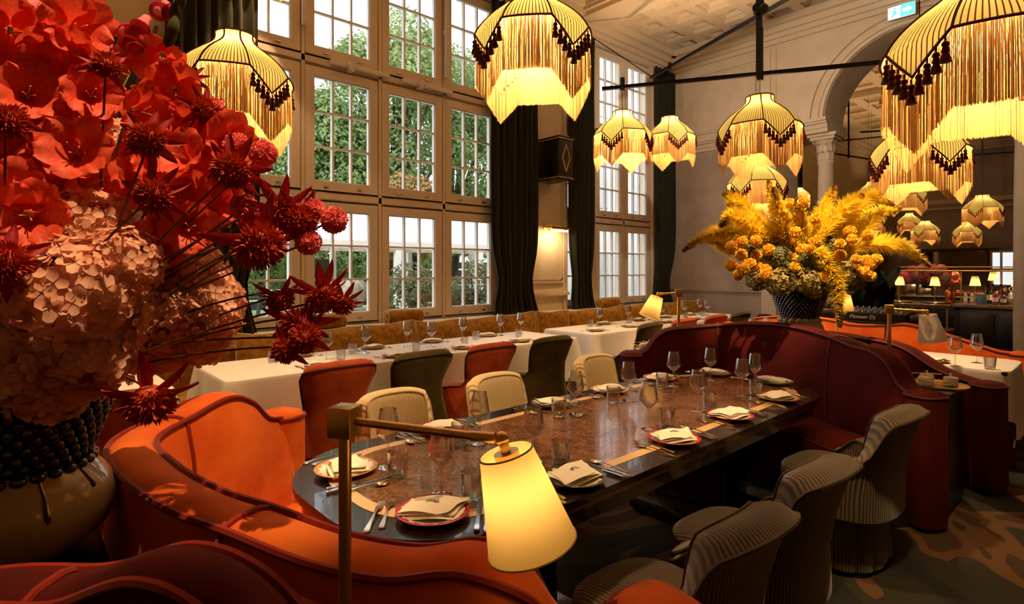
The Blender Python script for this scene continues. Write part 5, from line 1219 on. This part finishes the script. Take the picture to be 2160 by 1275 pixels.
MB().bbox(10.85, 1.90, .02, 11.6, 2.85, .55, .01).obj('cabinet', 'brass_dark', d)
fr = MB()
for y in (1.91, 2.37, 2.83):
    for x in (10.86, 11.58): fr.box(x-.012, y-.012, .55, x+.012, y+.012, .93)
for x in (10.86, 11.58): fr.box(x-.012, 1.9, .915, x+.012, 2.84, .94)
fr.obj('frame', 'brass', d, smooth=False)
MB().box(10.862, 1.92, .56, 10.866, 2.36, .92).obj('pane', 'window_glass', d, smooth=False); MB().box(10.862, 2.38, .56, 10.866, 2.82, .92).obj('pane', 'window_glass', d, smooth=False)
MB().bbox(10.80, 1.87, .94, 11.65, 2.88, .975, .01).obj('top', 'bar_stone', d)
# oval platters on the display top
for y, l in ((2.1, 'silver platter on the display counter, right'), (2.6, 'silver platter on the display counter, left')):
    MB().lathe([(0, .004), (.17, .006), (.2, .02), (.205, .018), (.17, 0), (0, 0)], 32, Matrix.Diagonal((.9, 1.05, 1, 1))).obj('platter', 'gilt_steel', label=l, cat='platter', loc=(11.1, y, .976))
r = thing('bar_rail', 'brass rail with posts running above the bar counter', 'rail', (11.45, 1.0, .98), world=True)
MB().rod((11.5, -1.3, 1.50), (11.5, 2.75, 1.50), .016, 10).obj('tube', 'brass', r); MB().rod((11.62, -1.3, 1.56), (11.62, 2.75, 1.56), .010, 8).obj('tube', 'brass', r)
for y in (-.5, .6, 1.35, 1.84, 2.7): MB().rod((11.5, y, .98), (11.5, y, 1.5), .011, 8).obj('post', 'brass', r)
def bar_lamp(x, y, lab, z=.986, s=1.):
    r = thing('bar_lamp', lab, 'lamp', (x, y, z), group='small lamps on the bar')
    MB().lathe([(0, 0), (.045*s, 0), (.045*s, .01), (.008, .018)], 16).rod((0, 0, .01), (0, 0, .30*s), .006, 8).obj('stand', 'brass', r)
    MB().lathe([(.042*s, .43*s), (.072*s, .28*s)], 24).obj('lamp_shade', 'paper_shade', r)
    MB().sphere((0, 0, .36*s), .02*s, 10, 6).obj('bulb', 'bulb_glass', r)
    lamp_light('lamp_glow', (0, 0, .335*s), 2.6, r, (1, .62, .26), .02)
for x, y, z, l in ((11.15, 2.60, .976, 'small lit bar lamp, first from the left on the bar'), (11.15, 2.12, .976, 'small lit bar lamp, second from the left on the bar'), (11.2, 1.62, .986, 'small lit bar lamp, third from the left on the bar'), (11.2, 1.13, .986, 'small lit bar lamp beside the right column')): bar_lamp(x, y, l, z)
rb = thing('back_counter', 'dark back counter behind the bar', 'counter', (13.8, 1.6, 0), world=True)
MB().bbox(13.5, -1.5, .02, 14.1, 4.4, .95, .01).obj('body', 'bar_black', rb); MB().bbox(13.45, -1.5, .95, 14.15, 4.45, 1.0, .01).obj('top', 'gilt_steel', rb)
bar_lamp(13.7, 2.28, 'small lit lamp on the back counter, left', 1.0, 1.1); bar_lamp(13.7, 1.72, 'small lit lamp on the back counter, right', 1.0, 1.1)
def bottle(x, y, z, mat, lab, h=.28, r_=.036):
    r = thing('bottle', lab, 'bottle', (x, y, z), group='bottles on the bar')
    MB().lathe([(0, 0), (r_, 0), (r_, h*.58), (r_*.9, h*.66), (.013, h*.76), (.012, h*.96), (.014, h*.97), (.014, h), (0, h)], 16).obj('glass', mat, r)
    MB().lathe([(r_+.0008, h*.18), (r_+.0008, h*.45)], 16).obj('label', 'label_paper', r)
    MB().lathe([(.0145, h*.9), (.0145, h*1.01), (0, h*1.01)], 12).obj('cap', 'black_metal', r)
for i, (x, y, m_, h) in enumerate(((11.45, 1.52, 'bottle_green', .30), (11.42, 1.44, 'bottle_green', .31), (11.5, 1.35, 'bottle_rose', .30), (11.48, 1.27, 'bottle_amber', .28), (11.5, 1.19, 'bottle_clear', .27), (11.2, 1.38, 'bottle_rose', .24), (11.22, 1.29, 'bottle_amber', .20), (11.38, 1.22, 'bottle_clear', .25))):
    bottle(x, y, .986, m_, ['dark green bottle, left of two on the bar', 'dark green bottle, right of two on the bar', 'rose red bottle at the back of the bar', 'amber bottle at the back of the bar', 'clear bottle close to the right column', 'short rose bottle at the front of the bar', 'short amber bottle at the front of the bar', 'clear bottle between amber bottles on the bar'][i], h)
for x, y, l in ((11.2, 1.74, 'clear squeeze bottle next to the copper shaker'), (11.22, 1.66, 'second clear squeeze bottle on the bar')): bottle(x, y, .986, 'bottle_clear', l, .20, .026)
MB().lathe([(0, 0), (.062, 0), (.064, .004), (.064, .155), (.06, .16), (.055, .155), (.055, .01), (0, .01)], 24).obj('canister', 'blue_can', label='matt blue cylinder canister on the bar', cat='canister', loc=(11.12, 1.53, .986))
r = thing('copper_shaker', 'tall engraved copper urn at the end of the display counter', 'urn', (11.2, 1.93, .976))
MB().lathe([(0, 0), (.06, 0), (.066, .02), (.066, .19), (.058, .205)], 24).obj('body', 'copper', r); MB().lathe([(.058, .205), (.045, .225), (.02, .235), (.014, .25), (.018, .262), (0, .27)], 24).obj('lid', 'copper', r)
MB().lathe([(0, 0), (.055, 0), (.055, .62), (0, .62)], 24, T((13.6, 2.25, 1.06)) @ Matrix.Rotation(R(90), 4, 'X')).obj('copper_roll', 'copper', label='horizontal copper cylinder on the back counter', cat='roll')
for x, y in ((13.6, 2.1), (13.6, 1.75)): pass
for i, (y, h) in enumerate(((3.0, .22), (2.75, .14), (1.45, .18), (1.25, .26))): MB().bbox(13.55, y-.12, 1.0, 13.95, y+.12, 1.0+h, .01).obj('steel_bin', 'gilt_steel', label='steel box on the back counter, %s from the left' % ORD[i], cat='box', group='steel boxes on the back counter')
for i in range(5):
    item('tumbler', 'tumbler', (11.3+.07*(i % 2), 1.02+.075*i if i else 1.06, .986), 0, 'glass tumbler on the bar by right column, %s from the column' % ORD[i], 'tumbler', 'tumblers on the bar', .95)
# mirror and bright doorway on the back wall
r = thing('wall_mirror', 'wide dark mirror on the far wall behind the bar', 'mirror', (23.95, 4.7, 1.0), world=True)
MB().box(23.96, 3.15, 1.0, 23.99, 6.25, 2.10).obj('glass', 'mirror', r, smooth=False)
MB().box(23.9, 2.0, 2.10, 24, 6.28, 2.2).obj('top_frame', 'bar_black', r, smooth=False); MB().box(23.92, 3.07, .9, 24, 3.15, 2.1).obj('side_frame', 'bar_black', r, smooth=False)
pm('lit_pane', C(236, 238, 236), .5, emit=(.9, .95, 1, 1), estr=.75)
wd = thing('window_40', 'bright paned internal window at the far wall right of mirror', None, (23.9, 2.6, 1.0), world=True, kind='structure')
fr = MB()
for y in (2.05, 2.42, 2.8, 3.05): fr.box(23.9, y-.03, .95, 23.99, y+.03, 2.1)
for z in (.97, 1.5, 2.07): fr.box(23.91, 2.05, z-.025, 23.99, 3.05, z+.025)
fr.obj('frame', 'frame_paint', wd, smooth=False)
for y0, y1 in ((2.08, 2.39), (2.45, 2.77), (2.83, 3.02)):
    for z0, z1 in ((1.0, 1.47), (1.53, 2.04)): MB().box(23.97, y0, z0, 23.98, y1, z1).obj('pane', 'lit_pane', wd, smooth=False)
# pink bouquet behind the bar
r = thing('vase', 'small dark vase under the pink bouquet behind the bar', 'vase', (13.7, 2.72, 1.0))
MB().lathe([(0, 0), (.05, 0), (.07, .05), (.06, .12), (.09, .2), (.085, .2), (.05, .12), (0, .02)], 20).obj('body', 'vase_green', r)
rb2 = random.Random(4); PV = Vector((13.7, 2.72, 1.2)); PK = []
for i in range(30):
    a = rb2.uniform(-1, 1); e = rb2.uniform(0, 1); PK.append((13.7+rb2.uniform(-.18, .12), 2.72+a*.50, 1.24+.33*e*(1-.5*a*a)))
PKL = rowlab(PK, ('top', 'middle', 'bottom'))
PH = hyd_mesh(9, 60, 'pink_petal')
for i, p in enumerate(PK):
    r = thing('pink_flower', '%s flower, %s behind the bar' % ('pale pink' if i % 3 == 0 else 'magenta', PKL[i]), 'flower', p, group='pink flowers behind the bar')
    o = link('florets', HM[i % 2] if i % 3 == 0 else PH, None, r, kind='stuff', rot=(rb2.random()*6, rb2.random()*6, 0)); o.scale = (rb2.uniform(.075, .10),)*3
    v = PV - Vector(p); MB().tube([(0, 0, 0), v], .004, 4).obj('stem', 'stem_green', r)
# DJ desk
dk = thing('mixer_desk', 'black desk carrying the mixing console behind the orange booth', 'desk', (7.85, 2.15, 0), world=True)
MB().bbox(7.6, 1.5, .87, 8.2, 2.85, .91, .008).obj('top', 'bar_black', dk); MB().bbox(7.62, 1.52, .02, 8.18, 2.83, .87, .008).obj('body', 'bar_black', dk)
mx = thing('mixing_console', 'black music mixer with silver knobs behind the orange booth', 'mixer', (7.85, 2.1, .91), world=True)
MB().add([(7.62, 1.72, .915), (8.05, 1.72, .915), (8.05, 2.42, .915), (7.62, 2.42, .915), (7.62, 1.72, 1.005), (8.05, 1.72, 1.055), (8.05, 2.42, 1.055), (7.62, 2.42, 1.005)], [(3, 2, 1, 0), (4, 5, 6, 7), (0, 1, 5, 4), (1, 2, 6, 5), (2, 3, 7, 6), (3, 0, 4, 7)]).obj('body', 'device_black', mx, smooth=False)
kn = MB().lathe([(0, 0), (.012, 0), (.010, .028), (0, .030)], 10).mesh('knob'); kn.materials.append(MATS['knob_silver'])
for i in range(10):
    for j in range(4): link('knob', kn, None, mx, loc=(7.68+.09*j, 1.78+.065*i, 1.012+.0105*j))
fc = bpy.data.curves.new('lettering', 'FONT'); fc.body = 'Pioneer Dj'; fc.size = .062; fc.extrude = .001; fc.shear = .25; fc.align_x = 'CENTER'
ft = bpy.data.objects.new('lettering_curve', fc); COL.objects.link(ft); bpy.context.view_layer.update()
tm_ = bpy.data.meshes.new_from_object(ft.evaluated_get(bpy.context.evaluated_depsgraph_get())); bpy.data.objects.remove(ft); tm_.materials.clear(); tm_.materials.append(MATS['label_paper'])
fo = link('lettering', tm_, None, mx)
fo.matrix_basis = Matrix(((0, 0, -1, 7.617), (-1, 0, 0, 2.16), (0, 1, 0, .94), (0, 0, 0, 1)))
for y0, y1, l in ((2.46, 2.80, 'black media player left of the mixer'), (1.52, 1.69, 'black effects unit right of the mixer')):
    pl = thing('media_player', l, 'media player', (7.85, (y0+y1)/2, .91), world=True)
    MB().bbox(7.65, y0, .915, 8.1, y1, 1.0, .008).obj('body', 'device_black', pl)
    MB().lathe([(0, .0), (.09, .0), (.092, .012), (.03, .016), (0, .016)], 24, T((7.85, (y0+y1)/2, 1.0)) @ Matrix.Diagonal((1, min(1, (y1-y0)/.22), 1, 1))).obj('jog_wheel', 'knob_silver', pl)
# dark leafy plant
r = thing('potted_plant', 'tall dark leafy plant in a pot behind the mixer', 'plant', (8.75, 2.35, 0))
MB().lathe([(0, 0), (.15, 0), (.19, .35), (.2, .4), (.18, .4), (.17, .34), (0, .33)], 24).obj('pot', 'bar_black', r)
MB().tube([(0, 0, .33), (.02, .02, .8), (0, -.02, 1.3)], [.02, .015, .008], 6).obj('stem', 'stem_brown', r)
lf = MB().grid(lambda u, v: ((2*u-1)*.11*math.sin(math.pi*min(1, v*.92+.05))**.8, .05*(2*u-1)**2 - .10*v*v, .48*v), 4, 10).mesh('leaf'); lf.materials.append(MATS['leaf_dark'])
for k in range(22):
    a = k*2.4; z = .7 + .6*k/22; o = link('leaf', lf, None, r); o.matrix_basis = T((.0, 0, z)) @ Matrix.Rotation(a, 4, 'Z') @ Matrix.Rotation(R(-35-25*math.sin(k)), 4, 'X')
# brass trolley
r = thing('drinks_trolley', 'brass trolley with glass shelves behind the vase', 'trolley', (9.3, 3.0, 0))
fr = MB()
for x in (-.2, .2):
    for y in (-.32, .32): fr.rod((x, y, .05), (x, y, 1.02), .011, 8)
for z in (.3, .9): fr.box(-.2, -.33, z-.01, .2, -.31, z+.01).box(-.2, .31, z-.01, .2, .33, z+.01).box(-.21, -.32, z-.01, -.19, .32, z+.01).box(.19, -.32, z-.01, .21, .32, z+.01)
fr.obj('frame', 'brass', r)
for z in (.3, .9): MB().box(-.19, -.31, z-.004, .19, .31, z+.004).obj('shelf', 'window_glass', r, smooth=False)
for i, y in enumerate((-.15, .15)):
    MB().bbox(9.15, 3.0+y-.12, .905, 9.4, 3.0+y+.12, 1.05, .02).obj('silver_box', 'gilt_steel', label='silver dish on the brass trolley, %s' % ('right' if i == 0 else 'left'), cat='dish')
# ================================================================ garden outside the windows
m, nt, b, o = nodes('lawn_grass'); nt.links.new(ramp(nt, noise_n(nt, 1.2, 6), (.3, C(96, 122, 70)), (.7, C(124, 146, 84))), b.inputs['Base Color']); b.inputs['Roughness'].default_value = .95
petal_mat('leaf_green', C(150, 172, 108), C(108, 134, 72), .35, 1.2, .7); petal_mat('leaf_bush', C(140, 144, 104), C(104, 112, 76), .3, 4., .7); petal_mat('leaf_autumn', C(170, 140, 80), C(140, 112, 64), .3, 2., .7)
pm('bark', C(74, 60, 46), .9, bump=(20, .4)); pm('stone_pale', C(196, 188, 172), .85, col2=C(160, 150, 134), nscale=9, bump=(30, .5, .03)); pm('canopy_cloth', C(236, 232, 226), .8); pm('fence_grey', C(52, 58, 62), .7); pm('facade', C(226, 226, 228), .8); pm('facade_window', C(196, 200, 208), .2); pm('terrace', C(176, 168, 156), .9, col2=C(150, 142, 130), nscale=2)
MB().box(-40, 6.65, -.6, 70, 90, -.35).obj('lawn', 'lawn_grass', smooth=False, kind='structure', label='green lawn outside the windows')
MB().box(3.5, 9.6, -.36, 11.5, 16.0, -.33).obj('path_terrace', 'terrace', smooth=False, kind='structure', label='pale paved terrace outside')
def leaves(m, c, rad, n, s, rnd):
    for _ in range(n):
        d = Vector((rnd.gauss(0, 1), rnd.gauss(0, 1), rnd.gauss(0, 1))).normalized(); k = rnd.uniform(.55, 1.03)**.6
        p = Vector(c) + Vector((d.x*rad[0], d.y*rad[1], d.z*rad[2]))*k
        n_ = (d + Vector((rnd.uniform(-.8, .8), rnd.uniform(-.8, .8), rnd.uniform(-.3, .9)))).normalized(); t = n_.orthogonal().normalized(); w = n_.cross(t); q = s*rnd.uniform(.6, 1.3); a = rnd.random()*6.28
        x = t*math.cos(a) + w*math.sin(a); y = n_.cross(x)
        m.add([(p-x*q)[:], (p+y*q*.5)[:], (p+x*q)[:], (p-y*q*.5)[:]], [(0, 1, 2, 3)])
def tree(name, lab, base, h, blobs, n, s, mat, seed):
    r = thing(name, lab, 'tree' if h > 2.5 else 'shrub', base, world=True); rnd = random.Random(seed); B = Vector(base)
    tr_ = MB(); top = B + Vector((0, 0, h)); tr_.tube([B, B.lerp(top, .5) + Vector((.05*h, 0, 0)), top], [.020*h, .014*h, .006*h], 8)
    for (dx, dy, dz, *_r) in blobs: tr_.tube([B.lerp(top, .35), B + Vector((dx*.6, dy*.6, dz*.8)), B + Vector((dx, dy, dz))], [.009*h, .006*h, .002*h], 6)
    tr_.obj('trunk', 'bark', r)
    m = MB(); tot = sum(q[3]*q[3] for q in blobs)
    for (dx, dy, dz, rr) in blobs: leaves(m, B + Vector((dx, dy, dz)), (rr, rr, rr*.85), int(n*rr*rr/tot), s, rnd)
    m.obj('foliage', mat, r, smooth=False, kind='stuff')
rt_ = random.Random(8)
def blobs(R_, h0, h1, n, rr, seed):
    q = random.Random(seed); out = []
    for i in range(n):
        t = q.random(); a = q.random()*6.28; d = R_*math.sqrt(q.random())*math.sin(math.pi*(.18+.70*t)); out.append((d*math.cos(a), d*math.sin(a), lerp(h0, h1, t), rr*q.uniform(.7, 1.2)))
    return out
tree('garden_tree', 'large green tree filling the third window column', (11.6, 20, -.4), 11, blobs(3.0, 2.2, 11.5, 26, 1.35, 1) + [(-.6, -.9, z_, 1.3) for z_ in (3, 4.6, 6.2, 7.8)], 38000, .10, 'leaf_green', 1)
tree('garden_tree', 'green tree seen through the second window column', (8.6, 20.5, -.4), 8, blobs(2.3, 2.0, 8.2, 16, 1.15, 2), 20000, .10, 'leaf_green', 2)
tree('garden_tree', 'tall green tree seen through the fourth window column', (15.2, 21, -.4), 11, blobs(2.9, 2.2, 12, 22, 1.35, 3), 28000, .10, 'leaf_green', 3)
tree('garden_tree', 'small yellowing tree low in the third window column', (9.6, 15.5, -.4), 4.6, blobs(1.0, 2.2, 4.7, 12, .5, 4), 4500, .08, 'leaf_autumn', 4)
tree('garden_tree', 'low green tree behind the garden canopy', (6.0, 19, -.4), 3.6, blobs(1.6, 1.8, 3.6, 9, .9, 5), 8000, .09, 'leaf_green', 5)
tree('garden_shrub', 'grey-green shrub close outside the third window column', (5.45, 8.7, -.35), 1.7, blobs(.45, .5, 1.75, 9, .38, 6), 3800, .045, 'leaf_bush', 6)
tree('garden_shrub', 'grey-green shrub close outside the fourth window column', (6.85, 8.8, -.35), 1.8, blobs(.55, .5, 1.85, 10, .38, 7), 4200, .045, 'leaf_bush', 7)
tree('garden_shrub', 'low hedge plant beside the stone ornament', (4.85, 9.3, -.35), 1.2, blobs(.3, .5, 1.2, 6, .28, 8), 1800, .04, 'leaf_bush', 8)
g = random.Random(9); gm = MB()
for _ in range(9000):
    x, y = g.uniform(1.2, 7.5), g.uniform(6.9, 8.2); h = g.uniform(.5, 1.15); a = g.random()*6.28; d = Vector((math.cos(a), math.sin(a), 0))*.008; t_ = Vector((g.uniform(-.15, .15), g.uniform(-.15, .15), 0)); p = Vector((x, y, -.35))
    gm.add([(p-d)[:], (p+d)[:], (p+t_+d*.3+Vector((0, 0, h)))[:], (p+t_-d*.3+Vector((0, 0, h)))[:]], [(0, 1, 2, 3)])
gm.obj('tall_grass', 'leaf_green', smooth=False, kind='stuff', label='tall green grass growing right outside the windows', cat='grass')
# stone ornament on a plinth
r = thing('stone_ornament', 'carved pale stone ornament on a plinth outside the second window column', 'sculpture', (4.42, 9.0, -.35), world=True)
MB().bbox(4.2, 8.78, -.35, 4.64, 9.22, .78, .02).bbox(4.14, 8.72, .78, 4.70, 9.28, .86, .015).obj('plinth', 'stone_pale', r)
def rock(u, v):
    a, t = 2*math.pi*u, math.pi*(v-.5); k = 1 + .16*math.sin(5*a+3*v)*math.cos(t) + .10*math.sin(9*a)*math.sin(7*v)
    return (4.42+.24*k*math.cos(a)*math.cos(t), 9.0+.20*k*math.sin(a)*math.cos(t), 1.10+.26*k*math.sin(t))
MB().grid(rock, 36, 24, cu=True).obj('carving', 'stone_pale', r)
# canopy
r = thing('garden_canopy', 'white garden canopy on posts outside the windows', 'canopy', (7.5, 12.5, -.35), world=True)
MB().add([(3.6, 11.2, 2.12), (11.6, 11.2, 2.12), (11.6, 14.6, 3.3), (3.6, 14.6, 3.3), (3.6, 11.2, 2.16), (11.6, 11.2, 2.16), (11.6, 14.6, 3.34), (3.6, 14.6, 3.34)], [(3, 2, 1, 0), (4, 5, 6, 7), (0, 1, 5, 4), (1, 2, 6, 5), (2, 3, 7, 6), (3, 0, 4, 7)]).obj('roof_cloth', 'canopy_cloth', r, smooth=False)
MB().box(3.6, 11.18, 1.98, 11.6, 11.22, 2.14).obj('valance', 'canopy_cloth', r, smooth=False)
MB().bar((3.6, 11.2, 1.94), (11.6, 11.2, 1.94), .08, .08).bar((3.6, 14.6, 3.2), (11.6, 14.6, 3.2), .08, .08).obj('beam', 'stone_pale', r, smooth=False)
for x in (4.2, 6.6, 9.0, 11.4):
    MB().bbox(x-.07, 11.13, -.35, x+.07, 11.27, 1.94, .01).obj('post', 'canopy_cloth', r); MB().bbox(x-.07, 14.53, -.35, x+.07, 14.67, 3.2, .01).obj('post', 'canopy_cloth', r)
for i, x in enumerate((5.4, 7.4)): MB().bbox(x-.35, 12.9, 1.35, x+.35, 13.1, 1.75, .02).rod((x, 13, 1.75), (x, 13, 2.7), .02, 6).obj('hanging_heater', 'bark', label='brown box hanging under the canopy, %s' % ('left' if i == 0 else 'right'), cat='heater')
# fence and buildings
f = thing('garden_fence', 'dark grey slatted fence across the lawn', 'fence', (12, 24, -.35), world=True)
for k in range(5): MB().box(2, 24, -.2+.42*k, 30, 24.05, .16+.42*k).obj('slat', 'fence_grey', f, smooth=False)
for k in range(12): MB().box(2+2.5*k, 24.05, -.35, 2.1+2.5*k, 24.13, 1.95).obj('post', 'fence_grey', f, smooth=False)
def building(name, lab, x0, x1, y, dpt, h, nx, nz, base=-.4):
    r = thing(name, lab, 'building', ((x0+x1)/2, y, base), world=True)
    MB().box(x0, y, base, x1, y+dpt, h).obj('wall', 'facade', r, smooth=False)
    w_ = (x1-x0)/nx; hh = (h-base)/nz
    for i in range(nx):
        for j in range(nz):
            a0, z0 = x0+w_*(i+.25), base+hh*(j+.28)
            q = MB().box(a0, y-.04, z0, a0+w_*.5, y, z0+hh*.52).obj('window', 'facade_window', r, smooth=False)
            MB().box(a0+w_*.24, y-.07, z0, a0+w_*.26, y-.04, z0+hh*.52).obj('mullion', 'facade', r, smooth=False)
    MB().box(x0-.1, y-.15, h, x1+.1, y+dpt, h+.25).obj('parapet', 'facade', r, smooth=False)
building('neighbour_building', 'pale neighbouring facade seen through the far windows', 13, 40, 12.0, 2, 12, 9, 4)
building('distant_building', 'low grey distant building beyond the lawn at left', 9, 22, 44, 8, 8.2, 8, 3)
